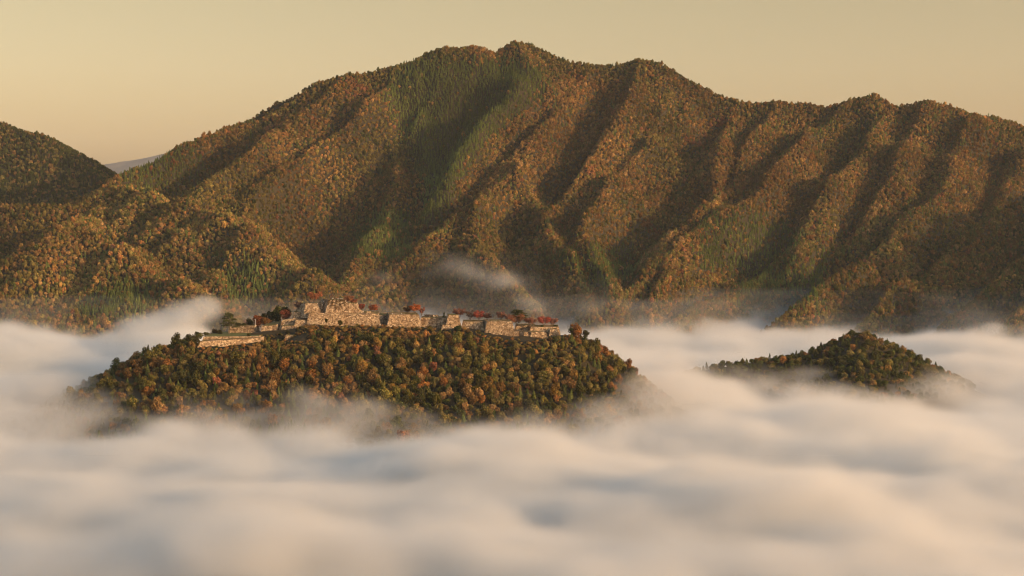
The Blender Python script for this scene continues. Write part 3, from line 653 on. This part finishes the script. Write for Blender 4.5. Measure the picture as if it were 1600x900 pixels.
# ------------------------------------------------------------------ trees standing on the castle terraces
def leafy(C, Nn, S, tone, r, name='crown'): return leaf_mesh(name, np.array(C), np.array(Nn), S, tone, r)
def cherry(seed, rx, h, crown_h, bare=0.0, lean=0.0):
    """spreading cherry: short forked trunk, limbs fanning out, flat domed crown; sizes in metres"""
    r = np.random.default_rng(seed); base = h - crown_h; parts = []; tips = []
    fork = base * .55
    parts.append(tube([(0, 0, -.6), (lean * .3, 0, fork * .6), (lean * .5, 0, fork)], [.34, .26, .22]))
    nl = 7
    for i in range(nl):
        a = 2 * np.pi * i / nl + r.uniform(-.3, .3); q = r.uniform(.55, .95)
        p1 = np.array([rx * .30 * q * np.cos(a) + lean * .5, rx * .30 * q * np.sin(a), base + .1 * crown_h]); p2 = np.array([rx * .75 * q * np.cos(a) + lean * .5, rx * .75 * q * np.sin(a), base + crown_h * r.uniform(.35, .65)])
        parts.append(tube([(lean * .5, 0, fork - .1), p1, p2], [.17, .12, .05], 5)); tips += [p1 * .4 + p2 * .6, p2]
        for k in range(3):
            b = a + r.uniform(-.8, .8); p3 = p2 + np.array([np.cos(b) * rx * .28, np.sin(b) * rx * .28, crown_h * r.uniform(-.05, .35)]); parts.append(tube([p1 * .5 + p2 * .5, p3], [.07, .03], 4)); tips.append(p3)
    for k in range(4): tips.append(np.array([r.normal(0, rx * .3) + lean * .5, r.normal(0, rx * .3), base + crown_h * r.uniform(.6, .9)]))
    c, f = join(parts); tm = new_mesh('trunk', c, f, [M_BARK])
    C, Nn, T = [], [], []
    for tp in tips:
        n = int(60 * (1 - bare)); d = r.normal(size=(n, 3)); d /= np.linalg.norm(d, axis=1, keepdims=True)
        q = rx * .34 * r.uniform(.3, 1.0, (n, 1)); C.append(tp + d * q * np.array([1, 1, .8])); Nn.append(d + [0, 0, .5] + r.normal(0, .5, (n, 3))); T.append(tones(n, r, np.exp(r.normal(0, .12))))
    C = np.concatenate(C); return leafy(C, np.concatenate(Nn), r.uniform(.16, .32, len(C)), np.concatenate(T), r), tm
def pine(seed, rx, h):
    """old spreading pine: leaning trunk and flat layers of needles"""
    r = np.random.default_rng(seed); parts = [tube([(0, 0, -.6), (.5, 0, h * .4), (.1, .2, h * .92)], [.5, .38, .12])]; C, Nn, T = [], [], []
    for i in range(15):
        t = (i + .5) / 15; z = h * (.30 + .68 * t); a = i * 2.4 + r.uniform(-.4, .4); q = rx * (1 - t * .62) * r.uniform(.45, .85)
        p = np.array([q * np.cos(a), q * np.sin(a), z]); parts.append(tube([(.4 * (1 - t), 0, z - .9), p * [.5, .5, 1], p], [.14, .10, .05], 5))
        n = 260; ang = r.uniform(0, 2 * np.pi, n); rr = np.sqrt(r.uniform(0, 1, n)) * rx * .48 * (1 - .35 * t)
        C.append(np.stack([p[0] + rr * np.cos(ang), p[1] + rr * np.sin(ang), p[2] + .30 * h * .5 * (1 - (rr / (rx * .5)) ** 2) * r.uniform(.2, 1, n)], 1)); Nn.append(np.stack([np.cos(ang) * .4, np.sin(ang) * .4, np.ones(n)], 1) + r.normal(0, .45, (n, 3))); T.append(tones(n, r, np.exp(r.normal(0, .15)), hue=.04))
    c, f = join(parts); tm = new_mesh('trunk', c, f, [M_BARK]); C = np.concatenate(C)
    return leafy(C, np.concatenate(Nn), r.uniform(.2, .36, len(C)), np.concatenate(T), r), tm
CH = 'cherry trees on the terraces'
def stand(name, meshes, cx, base, Y, col, label, group=None, scale=(1, 1, 1), cat='tree', crown='crown'):
    x, y, z = P(cx, base, Y); e_ = add(name, None, loc=(x, y, z)); e_.scale = scale; tag(e_, label, cat, group)
    c_ = add(crown, meshes[0], e_); c_.color = (*col, 1)
    if meshes[1] is not None: add('trunk', meshes[1], e_)
    return e_
RED, ORG, PNK, BRN = (.175, .080, .050), (.19, .092, .048), (.17, .088, .064), (.12, .055, .038)
k_ = .605
for i, (cx, top, base, wpx, Y, col, bare, lab) in enumerate([
    (491.5, 456, 473.2, 22, 1518, (.23, .085, .04), .0, 'spreading red orange tree on top of the left tower'),
    (467, 471, 487.5, 13, 1524, (.10, .055, .04), .6, 'dark half bare tree left of the left tower'),
    (545, 461.5, 476, 17, 1535, ORG, .0, 'red orange tree rising behind the right shoulder of the keep'),
    (553, 467, 480, 12, 1540, RED, .1, 'small red tree at the right rear edge of the keep'),
    (565.5, 474, 488, 10, 1530, (.20, .06, .045), .3, 'thin dull red tree right of the keep above the tumbled wall'),
    (583, 475.5, 490, 13, 1520, (.23, .08, .04), .0, 'round bright red tree behind the small square stone block'),
    (637, 478, 491.5, 13, 1515, (.11, .06, .03), .25, 'dark brown tree left of the orange tree on the long pale wall'),
    (648.5, 475.5, 491.5, 17, 1510, (.28, .085, .026), .0, 'bright orange tree on the long pale wall'),
    (659, 479, 496, 10, 1520, (.20, .09, .065), .5, 'pale thin pinkish tree right of the orange tree'),
    (717.5, 481, 499, 18, 1512, RED, .0, 'red tree just right of the square bastion'),
    (734.5, 485.5, 502.3, 14, 1508, (.09, .05, .035), .6, 'nearly bare dark tree on the left of the middle wall'),
    (748.5, 484.5, 502.3, 16, 1506, (.24, .06, .04), .1, 'red tree between two bare trees on the middle wall'),
    (761, 488, 502.3, 12, 1506, (.12, .05, .035), .5, 'thin dark reddish tree over the slot right of the middle wall'),
    (783, 486.5, 502, 15, 1500, PNK, .0, 'pinkish red tree standing on the broad bastion'),
    (794, 491, 503, 12, 1498, PNK, .1, 'small pinkish tree at the foot of the spreading pine'),
    (808, 491.5, 510, 24, 1512, (.19, .085, .04), .1, 'wide brownish red tree in front of the spreading pine'),
    (828, 495.5, 510, 19, 1508, RED, .0, 'red tree right of the spreading pine on the sunken terrace'),
    (850, 494, 511, 22, 1510, (.23, .058, .04), .0, 'widest red tree at the right end of the terraces'),
    (863, 496, 511, 15, 1514, PNK, .1, 'pink red tree at the extreme right end of the terraces')]):
    m_ = MPP(Y); h_ = (base - top) * m_; stand('cherry_tree', cherry(500 + i, wpx * m_ * .50, h_, h_ * .74, bare), cx, base + .3, Y, tuple(v_ * 1.15 for v_ in col), lab, CH)
stand('pine_tree', pine(601, 17 * k_, 19 * k_), 810, 504, 1520, (.050, .052, .016), 'big spreading dark pine above the red trees at the right', 'pines on the terraces')
stand('pine_tree', pine(602, 14 * k_, 30 * k_), 358, 521.5, 1498, (.055, .060, .018), 'big layered round pine at the left end beside the lawn', 'pines on the terraces')
DK = 'trees left of the castle towers'
for cx, top, base, wpx, Y, v, col, lab in [
    (423, 484, 508, 17, 1535, 0, (.035, .040, .012), 'dark green rounded tree left of the olive tree above the ramp'), (434, 476, 505, 18, 1540, 1, (.085, .080, .018), 'tall olive green tree behind the rubble slope'),
    (448, 475, 500, 17, 1545, 2, (.028, .034, .012), 'darkest tree with a broad top behind the rubble slope'), (432, 487, 507, 13, 1528, 3, (.03, .04, .012), 'small dark bush tree beside the red round tree'),
    (445, 483.5, 500, 20, 1524, 4, (.21, .062, .03), 'round red tree at the top of the rubble slope'), (403, 490.5, 511, 20, 1524, 0, (.19, .068, .026), 'orange red tree behind the white pole'),
    (417, 493, 511, 18, 1522, 2, (.15, .075, .025), 'rusty brown tree right of the white pole'), (390, 497, 513, 14, 1526, 3, (.045, .045, .014), 'low dark tree left of the white pole'), (412, 488, 508, 14, 1536, 1, (.04, .042, .013), 'narrow dark tree behind the rusty tree')]:
    m_ = MPP(Y); stand('broadleaf_tree', PROTO[v], cx, base + 1, Y, col, lab, DK, scale=(wpx * m_ * .5, wpx * m_ * .5, (base + 1 - top) * m_ / [2.0, 2.3, 1.85, 2.5, 2.05][v]))
for i, (cx, top, base, wpx, Y, col, lab) in enumerate([
    (389, 520, 527, 8, 1478, (.06, .065, .018), 'round clipped green bush at the right end of the lawn'), (312, 519, 530, 14, 1486, (.075, .075, .022), 'olive bush at the left tip of the lawn'),
    (324, 517, 528, 13, 1500, (.08, .075, .024), 'olive green shrub behind the left part of the lawn'), (336, 513, 526, 13, 1508, (.07, .055, .02), 'brownish shrub left of the round pine'), (343, 515, 526, 10, 1500, (.035, .035, .012), 'small dark shrub at the foot of the round pine'),
    (372, 503, 512, 12, 1522, (.05, .05, .016), 'low shrub on the wall right of the round pine'), (381, 504, 512, 11, 1524, (.045, .045, .015), 'low dark shrub between the round pine and the white pole'),
    (309, 526, 540, 9, 1447, (.05, .045, .018), 'dark bush in front of the left corner of the long low wall'), (304, 522, 538, 14, 1474, (.06, .055, .02), 'dark olive bush touching the left corner of the long low wall'), (297, 529, 543, 15, 1466, (.055, .05, .018), 'outermost bush on the left shoulder below the lawn'), (308, 517, 528, 10, 1494, (.05, .05, .018), 'small bush behind the left corner of the lawn'),
    (847, 507, 513, 7, 1496, (.035, .04, .013), 'little dark bush under the widest red tree'), (868, 506, 512.5, 8, 1498, (.035, .042, .014), 'little dark bush at the right rim of the terraces'),
    (449, 516, 522, 7, 1486, (.04, .04, .014), 'dark bush before the small wall at the gateway'), (531, 500, 508, 9, 1488, (.05, .048, .016), 'dark shrub growing against the foot of the main wall'), (510, 497, 504, 6, 1490, (.05, .05, .016), 'tiny shrub against the main wall below the left tower'),
    (716, 508, 517, 14, 1478, (.035, .045, .014), 'dark green clump beside the pale footing of the square bastion'), (896, 510, 524, 16, 1478, (.05, .055, .018), 'rounded green shrub right of the last wall'), (915, 515, 527, 13, 1484, (.045, .045, .018), 'small tree-like shrub on the right shoulder of the hill')]):
    m_ = MPP(Y); v = i % 5; stand('shrub', (PROTO[v][0], None), cx, base + .8, Y, col, lab, 'shrubs on the terraces', scale=(wpx * m_ * .5, wpx * m_ * .5, (base + .8 - top) * m_ / [2.0, 2.3, 1.85, 2.5, 2.05][v] ), cat='shrub', crown='foliage')
stand('small_conifer', PROTO[5], 694, 498.5, 1510, (.03, .042, .014), 'small dark pointed conifer left of the square bastion', scale=(1.9, 1.9, 2.0))

# creeper hanging over the face of the keep
kp_ = bpy.data.objects['stone_tower.002'] if 'stone_tower.002' in bpy.data.objects else None
for o_ in bpy.data.objects:
    if o_.get('label', '').startswith('tall main keep'): kp_ = o_
r = np.random.default_rng(9); C = []
for i in range(900):
    u = r.uniform(.04, .96); v = r.uniform(0, 1) ** 1.3 * (.75 - .9 * abs(u - .5))
    a_, b_ = np.array(P(513, 468, 1512)), np.array(P(541, 468.5, 1512)); p = a_ * (1 - u) + b_ * u; hh = 12.7 * v; p = p + np.array([(u - .5) * 2 * .32 * hh, -.32 * hh - .25, -hh])
    if math.sin(u * 31) + math.sin(hh * 2.1 + u * 9) + r.normal(0, .5) > .1: C.append(p - np.array(kp_.location))
C = np.array(C); cr_ = add('creeper', leaf_mesh('creeper', C, r.normal(0, .5, C.shape) + [0, -1, .3], r.uniform(.18, .42, len(C)), tones(len(C), r), r), kp_); cr_.color = (.10, .065, .028, 1)

# ------------------------------------------------------------------ people, the pole and railings
def build_person(pose):
    """one continuous standing figure, 1.7 m tall, grown from a skeleton"""
    V = [(0, 0, .92), (0, 0, 1.15), (0, 0, 1.38), (0, .01, 1.47), (0, .02, 1.58), (0, .02, 1.69)]; E = [(0, 1), (1, 2), (2, 3), (3, 4), (4, 5)]; Rr = [.15, .13, .15, .06, .095, .075]
    for s in (-1, 1):
        st = pose['step'] * s
        b = len(V); V += [(s * .10, 0, .86), (s * .11, -st * .5 - .02, .48), (s * .12, -st + .01, .08), (s * .13, -st - .16, .04)]; Rr += [.105, .075, .05, .045]; E += [(0, b), (b, b + 1), (b + 1, b + 2), (b + 2, b + 3)]
        b = len(V); h = pose['hand'][0 if s < 0 else 1]; V += [(s * .20, 0, 1.38), (s * .27, .02, 1.12), (s * h[0], h[1], h[2])]; Rr += [.06, .048, .04]; E += [(2, b), (b, b + 1), (b + 1, b + 2)]
    me = bpy.data.meshes.new('skeleton'); me.from_pydata(V, E, []); o = bpy.data.objects.new('skeleton', me); COL.objects.link(o)
    md = o.modifiers.new('skin', 'SKIN'); 
    for v_, q in zip(me.skin_vertices[0].data, Rr): v_.radius = (q, q)
    me.skin_vertices[0].data[0].use_root = True
    o.modifiers.new('sub', 'SUBSURF').levels = 1
    dg = bpy.context.evaluated_depsgraph_get(); out = bpy.data.meshes.new_from_object(o.evaluated_get(dg)); bpy.data.objects.remove(o)
    out.name = 'person'; return out
POSES = [build_person(p) for p in (dict(step=.03, hand=[(.26, -.05, .86), (.26, -.05, .86)]), dict(step=.22, hand=[(.27, -.15, .9), (.27, .12, .9)]), dict(step=.05, hand=[(.12, -.30, 1.42), (.12, -.30, 1.42)]))]
CLOTH = {'white': cloth('white_cloth', (.72, .70, .68)), 'dark': cloth('dark_cloth', (.03, .03, .035)), 'blue': cloth('blue_cloth', (.06, .10, .20)), 'red': cloth('red_cloth', (.35, .05, .04)), 'grey': cloth('grey_cloth', (.22, .22, .22)), 'beige': cloth('beige_cloth', (.42, .36, .28))}
TROU = cloth('trousers', (.035, .035, .045))
pcache = {}
def person_mesh(pose, top):
    if (pose, top) not in pcache:
        me = POSES[pose].copy()
        for m in (CLOTH[top], TROU, M_SKIN, M_HAIR): me.materials.append(m)
        n = len(me.polygons); c = np.empty(n * 3); me.polygons.foreach_get('center', c); c = c.reshape(-1, 3); z = c[:, 2]
        mi = np.zeros(n, np.int32); mi[z < .90] = 1; mi[z > 1.47] = 2; mi[(z > 1.64) | ((z > 1.5) & (c[:, 1] > .05))] = 3
        mi[(np.abs(c[:, 0]) > .22) & (z < .95) & (z > .75)] = 2
        me.polygons.foreach_set('material_index', mi); pcache[(pose, top)] = me
    return pcache[(pose, top)]
rp = np.random.default_rng(5)
def person(cx, base, Y, pose, top, label, rot=0):
    x, y, z = P(cx, base, Y); o = add('person', person_mesh(pose, top), loc=(x, y, z)); o.rotation_euler = (0, 0, rot + rp.uniform(-.6, .6)); tag(o, label, 'person', 'visitors on the castle ruin')
KEEPT = 468.4
for k, (cx, top, w_) in enumerate([(519, 'white', 'leftmost'), (520.9, 'beige', 'second from left'), (523.6, 'dark', 'third from left'), (525.8, 'dark', 'fourth from left'), (528.2, 'white', 'fifth from left'), (530.4, 'grey', 'sixth from left'), (532.6, 'white', 'second from right'), (534.4, 'white', 'rightmost')]):
    person(cx, KEEPT - .2, 1514 + (k % 3), k % 3, top, f'person in {top} top on the main keep, {w_} of eight')
for k, (cx, Y, top, w_) in enumerate([(595, 1519, 'dark', 'above the shaded recess'), (601, 1520, 'red', 'above the shaded recess, right one'), (613.5, 1501, 'white', 'at the left end of the long pale wall'), (618.5, 1501, 'grey', 'near the left end of the long pale wall'), (624.5, 1502, 'dark', 'left of the dark brown tree'), (627.5, 1502, 'white', 'closest to the dark brown tree')]):
    person(cx, 491.6, Y, k % 3, top, f'person in {top} top standing {w_}')
person(761, 502.3, 1488, 0, 'dark', 'person in dark top at the left edge of the broad bastion'); person(763.3, 502.3, 1488, 1, 'blue', 'person in blue top beside the dark clad one on the bastion')
person(438.3, 520.4, 1496, 0, 'white', 'person in white top in the dark gateway, left one'); person(440.4, 520.2, 1496, 1, 'white', 'person in white top in the dark gateway, right one')
person(505.5, 473, 1520, 2, 'white', 'person in white top on the stair pier between the towers')
person(568, 488.5, 1512, 1, 'white', 'person in white top beside the tumbled little wall')
# white pole
x, y, z = P(399.5, 509.5, 1512); c, f = join([tube([(0, 0, -.5), (0, 0, 6.6)], [.16, .13], 8), tube([(0, 0, 6.6), (0, 0, 6.75)], [.2, .12], 8)])
tag(add('white_pole', new_mesh('white_pole', c, f, [M_WHITE]), loc=(x, y, z)), 'white upright pole in front of the orange red tree', 'pole')
# low wooden railings along the rims
M_RAIL = simple('pale_wood', (.40, .31, .22), var=.2, scale=2)
def railing(px0, px1, py0, py1, Y, label):
    a, b = np.array(P(px0, py0, Y)), np.array(P(px1, py1, Y)); n = max(3, int(np.linalg.norm(b - a) / 2.2)); o0 = a; root = add('railing', None, loc=a); tag(root, label, 'railing', 'railings on the terraces')
    d = b - a
    for k in range(n + 1):
        c, f = tube([d * k / n + [0, 0, -.3], d * k / n + [0, 0, 1.05]], [.09, .08], 6); add('post', new_mesh('post', c, f, [M_RAIL]), root)
    for hh in (.5, .95):
        c, f = tube([[0, 0, hh], list(d * .5 + [0, 0, hh]), list(d + [0, 0, hh])], [.05, .05, .05], 5); add('rail', new_mesh('rail', c, f, [M_RAIL]), root)
railing(612, 632, 491.3, 491.3, 1498.5, 'pale wooden railing along the rim of the long pale wall'); railing(574, 590, 489.8, 490.3, 1503.5, 'pale wooden railing at the right end of the main wall')
railing(806, 834, 507.9, 507.5, 1514, 'pale railing in front of the trees on the sunken terrace'); railing(768, 784, 501.8, 501.8, 1486, 'low pale railing on the rim of the broad bastion')

# ------------------------------------------------------------------ sea of fog: a soft volume of air-borne droplets over a dense cloud deck
vx = np.arange(-1056, 1056.1, 6.0); vy = np.arange(372, 2796.1, 6.0); vz = np.arange(-46, 122.1, 4.0)
def bump(px, py, Y, rx, ry, rot=0.0, base=0.0, p=1.0):
    """a swell of the fog top that reaches the picture point (px, py) at distance Y"""
    x, y, z = P(px, py, Y); return (x, y, z - base, rx, ry, R(rot), p)
BUMPS = [bump(245, 498, 1760, 70, 110, 25), bump(190, 530, 1740, 110, 130, 20), bump(120, 512, 1740, 90, 120, 15), bump(30, 508, 1720, 110, 140), bump(-80, 495, 1700, 120, 160), bump(285, 492, 1790, 40, 60, 30),
         bump(330, 606, 1375, 75, 26, 8), bump(250, 628, 1370, 80, 40), bump(430, 630, 1335, 70, 28), bump(560, 632, 1330, 70, 28), bump(680, 634, 1325, 70, 28), bump(800, 636, 1325, 70, 28), bump(900, 630, 1350, 60, 32), bump(1020, 592, 1450, 40, 45), bump(1060, 604, 1430, 45, 45), bump(850, 770, 810, 70, 60), bump(900, 800, 760, 60, 50), bump(960, 628, 1400, 50, 40), bump(100, 622, 1400, 110, 60), bump(520, 646, 1330, 70, 20), bump(780, 676, 1290, 110, 18), bump(900, 815, 760, 60, 40), bump(1000, 870, 700, 60, 40), bump(1380, 850, 740, 70, 40), bump(1540, 800, 800, 60, 40), bump(100, 880, 720, 60, 40), bump(830, 870, 700, 50, 40),
         bump(1040, 596, 1480, 42, 50), bump(1075, 600, 1530, 50, 50), bump(1530, 584, 1720, 55, 80), bump(20, 590, 1440, 70, 60), bump(90, 612, 1400, 60, 50), bump(-60, 580, 1470, 90, 80), bump(1000, 572, 1640, 38, 55), bump(1050, 580, 1620, 55, 60), bump(1085, 590, 1640, 45, 50), bump(960, 552, 1720, 60, 60),
         bump(470, 745, 880, 42, 48, 0), bump(300, 770, 860, 46, 40), bump(240, 800, 800, 60, 40), bump(560, 800, 830, 60, 40), bump(690, 815, 760, 38, 34), bump(400, 820, 740, 90, 40),
         bump(1160, 690, 960, 34, 44), bump(1240, 720, 930, 62, 50), bump(1320, 760, 880, 70, 50), bump(1190, 780, 820, 70, 60), bump(1420, 720, 930, 50, 40), bump(1540, 690, 960, 60, 60), bump(1100, 790, 780, 60, 40),
         bump(900, 655, 1130, 50, 40), bump(820, 690, 1080, 60, 40), bump(700, 700, 1040, 80, 40), bump(1520, 600, 1650, 70, 80), bump(1560, 530, 2050, 120, 120), bump(1300, 630, 1300, 120, 60), bump(640, 760, 930, 60, 40)]
def fog_top(xs, ys):
    X, Y = np.meshgrid(xs, ys, indexing='ij')
    h = -3 + 2.0 * grid_noise2(xs, ys, 330, 61) + 2.4 * grid_noise2(xs, ys, 150, 62) + 2.0 * grid_noise2(xs, ys, 70, 63) + 7 * np.clip((Y - 1850) / 250, 0, 1)
    acc = np.zeros_like(h)
    for x, y, z, rx, ry, ro, p in BUMPS:
        dx, dy = X - x, Y - y; u = (dx * math.cos(ro) + dy * math.sin(ro)) / rx; v = (-dx * math.sin(ro) + dy * math.cos(ro)) / ry
        acc = np.maximum(acc, 0) + 0; g_ = (z + 6) * (.58 if y < 1200 else 1) * np.exp(-.5 * ((u * u + v * v) / (1.5 if y < 1200 else 1)) ** 1.3)
        acc = np.log(np.exp(acc / 7) + np.exp(g_ / 7) - 1) * 7
    t = h + acc; f = 5.0                     # the long settled fog has no deep troughs
    return t - np.clip((1300 - Y) / 100, 0, 1) * np.where(t > f, (t - f) * .12, (t - f) * .55)
FT = fog_top(vx, vy)
ampx = 9 * np.exp(-((vx[:, None] + 420) / 150) ** 2 - ((vy[None, :] - 1740) / 160) ** 2)
n3 = .62 * grid_noise3(vx, vy, vz, 85, 70, 34, 71) + .48 * grid_noise3(vx, vy, vz, 40, 34, 18, 72) + .36 * grid_noise3(vx, vy, vz, 20, 18, 11, 73) + .16 * grid_noise3(vx, vy, vz, 12, 12, 9, 74)
amp = 8.5 - 1.5 * np.clip((1200 - vy) / 150, 0, 1)
near = np.clip((1250 - vy) / 200, 0, 1)
s = (FT[:, :, None] + (amp[None, :] + ampx)[:, :, None] * n3 - vz[None, None, :]) / (23.0 - 7 * near)[None, :, None]
s = np.clip(s, 0, 1); dens = (s * s * (3 - 2 * s) * (FOGD * (1 + .7 * near))[None, :, None]).astype(np.float32)
# thin morning mist that lingers above the fog and along the foot of the mountain
mist = np.clip((vy[None, :] - 1750) / 500, 0, 1) * np.ones((len(vx), 1))
dens += (MISTD * mist[:, :, None] * np.exp(-np.clip(vz[None, None, :] - 10, 0, 999) / 34.0) * np.clip(1 + .6 * n3, .1, 3)).astype(np.float32)
for (a, b, q) in (((700, 405, 2560), (790, 440, 2480), 1.0), ((790, 440, 2480), (830, 480, 2400), 1.0), ((600, 430, 2500), (720, 425, 2480), .5), ((930, 480, 2340), (990, 470, 2350), .8)):
    A_, B_ = np.array(P(*a)), np.array(P(*b)); A_[2] = min(A_[2], 104); D_ = B_ - A_
    i0, i1 = np.searchsorted(vx, min(A_[0], B_[0]) - 90), np.searchsorted(vx, max(A_[0], B_[0]) + 90); j0, j1 = np.searchsorted(vy, min(A_[1], B_[1]) - 90), np.searchsorted(vy, max(A_[1], B_[1]) + 90)
    XX, YY, ZZ = np.meshgrid(vx[i0:i1], vy[j0:j1], vz, indexing='ij'); t = np.clip(((XX - A_[0]) * D_[0] + (YY - A_[1]) * D_[1] + (ZZ - A_[2]) * D_[2]) / (D_ @ D_), 0, 1)
    dd = np.sqrt(((XX - A_[0] - t * D_[0]) / 1.3) ** 2 + ((YY - A_[1] - t * D_[1]) / 1.6) ** 2 + (ZZ - A_[2] - t * D_[2]) ** 2 * 1.3)
    dens[i0:i1, j0:j1] += (q * .004 * np.exp(-(dd / 15) ** 2) * np.clip(.4 + n3[i0:i1, j0:j1] * 1.2, 0, 2)).astype(np.float32)
edge = np.minimum(1, np.minimum((vx - vx[0]), (vx[-1] - vx)) / 40)[:, None] * np.minimum(1, np.minimum((vy - vy[0]), (vy[-1] - vy)) / 40)[None, :]
dens *= edge[:, :, None].astype(np.float32)
VX, VY, VZ = len(vx), len(vy), len(vz)
me = bpy.data.meshes.new('fog_veil'); me.vertices.add(VX * VY * VZ)
a_ = me.attributes.new('dens', 'FLOAT', 'POINT'); a_.data.foreach_set('value', np.ascontiguousarray(dens.transpose(2, 1, 0)).ravel())
# every stored point keeps its own place in the air
pos = np.empty((VZ, VY, VX, 3), np.float32); pos[..., 0] = vx[None, None, :]; pos[..., 1] = vy[None, :, None]; pos[..., 2] = vz[:, None, None]
me.vertices.foreach_set('co', pos.ravel()); del pos
fv = add('fog_veil', me); tag(fv, 'soft pale wisps of morning fog drifting over the fog sea and hill flanks', 'fog', kind='stuff')
m, t, o = mat('fog_air'); pv = N(t, 'ShaderNodeVolumePrincipled')
pv.inputs['Color'].default_value = (.80, .81, .80, 1); pv.inputs['Density'].default_value = 1.0; pv.inputs['Anisotropy'].default_value = 0.22
t.links.new(pv.outputs[0], o.inputs['Volume']); M_FOG = m
ng = bpy.data.node_groups.new('fog', 'GeometryNodeTree')
ng.interface.new_socket('Geometry', in_out='INPUT', socket_type='NodeSocketGeometry'); ng.interface.new_socket('Geometry', in_out='OUTPUT', socket_type='NodeSocketGeometry')
gi = ng.nodes.new('NodeGroupInput'); go = ng.nodes.new('NodeGroupOutput'); K = ng.links.new
pn = ng.nodes.new('GeometryNodeInputPosition'); sp2 = ng.nodes.new('ShaderNodeSeparateXYZ'); K(pn.outputs[0], sp2.inputs[0])
def axis(out, lo, st, n_):
    q = ng.nodes.new('ShaderNodeMapRange'); q.inputs['From Min'].default_value = lo; q.inputs['From Max'].default_value = lo + st * (n_ - 1); q.inputs['To Min'].default_value = 0; q.inputs['To Max'].default_value = n_ - 1
    K(out, q.inputs['Value']); fi = ng.nodes.new('FunctionNodeFloatToInt'); fi.rounding_mode = 'ROUND'; K(q.outputs[0], fi.inputs[0]); return fi.outputs[0]
def im(op, a, b):
    q = ng.nodes.new('FunctionNodeIntegerMath'); q.operation = op
    for k, v_ in ((0, a), (1, b)):
        if isinstance(v_, int): q.inputs[k].default_value = v_
        else: K(v_, q.inputs[k])
    return q.outputs[0]
ix = axis(sp2.outputs[0], vx[0], 6.0, VX); iy = axis(sp2.outputs[1], vy[0], 6.0, VY); iz = axis(sp2.outputs[2], vz[0], 4.0, VZ)
ind = im('ADD', ix, im('MULTIPLY', im('ADD', iy, im('MULTIPLY', iz, VY)), VX))
si = ng.nodes.new('GeometryNodeSampleIndex'); si.data_type = 'FLOAT'; si.domain = 'POINT'
na_ = ng.nodes.new('GeometryNodeInputNamedAttribute'); na_.data_type = 'FLOAT'; na_.inputs['Name'].default_value = 'dens'
K(gi.outputs[0], si.inputs['Geometry']); K(na_.outputs[0], si.inputs['Value']); K(ind, si.inputs['Index'])
vc = ng.nodes.new('GeometryNodeVolumeCube'); K(si.outputs[0], vc.inputs['Density'])
vc.inputs['Min'].default_value = (vx[0], vy[0], vz[0]); vc.inputs['Max'].default_value = (vx[-1], vy[-1], vz[-1])
vc.inputs['Resolution X'].default_value = VX; vc.inputs['Resolution Y'].default_value = VY; vc.inputs['Resolution Z'].default_value = VZ
sm = ng.nodes.new('GeometryNodeSetMaterial'); sm.inputs['Material'].default_value = M_FOG
K(vc.outputs[0], sm.inputs[0]); K(sm.outputs[0], go.inputs[0])
md = fv.modifiers.new('fog', 'NODES'); md.node_group = ng
# the dense deck under it
dx_ = np.arange(-2600, 2600.1, 16.0); dy_ = np.arange(-1200, 3000.1, 16.0)
DZ = fog_top(dx_, dy_) - 40
DZ -= 40 * np.clip((dy_[None, :] - 2500) / 300, 0, 1)
M_DECK = None
m, t, o = mat('cloud_deck'); b = N(t, 'ShaderNodeBsdfDiffuse'); b.inputs[0].default_value = (.58, .57, .53, 1); t.links.new(b.outputs[0], o.inputs[0])
dk = add('fog_sea', grid_mesh('fog_sea', dx_, dy_, DZ, [m])); tag(dk, 'dense pale sea of fog filling the valley around both hills', 'fog', kind='stuff')

# ------------------------------------------------------------------ haze
HX0, HX1, HY0, HY1, HZ0, HZ1 = -13000.0, 6500.0, -2500.0, 25500.0, -82.0, 1450.0
c_ = [(x, y, z) for z in (HZ0, HZ1) for y in (HY0, HY1) for x in (HX0, HX1)]
hz_ = add('haze', new_mesh('haze', c_, [(0, 2, 3, 1), (4, 5, 7, 6), (0, 1, 5, 4), (2, 6, 7, 3), (0, 4, 6, 2), (1, 3, 7, 5)])); tag(hz_, kind='stuff')
m, t, o = mat('haze_air'); pv = N(t, 'ShaderNodeVolumePrincipled'); pv.inputs['Color'].default_value = (.80, .86, .92, 1); pv.inputs['Density'].default_value = HAZED
t.links.new(pv.outputs[0], o.inputs['Volume']); hz_.data.materials.append(m)

print('script', time.time() - T0)
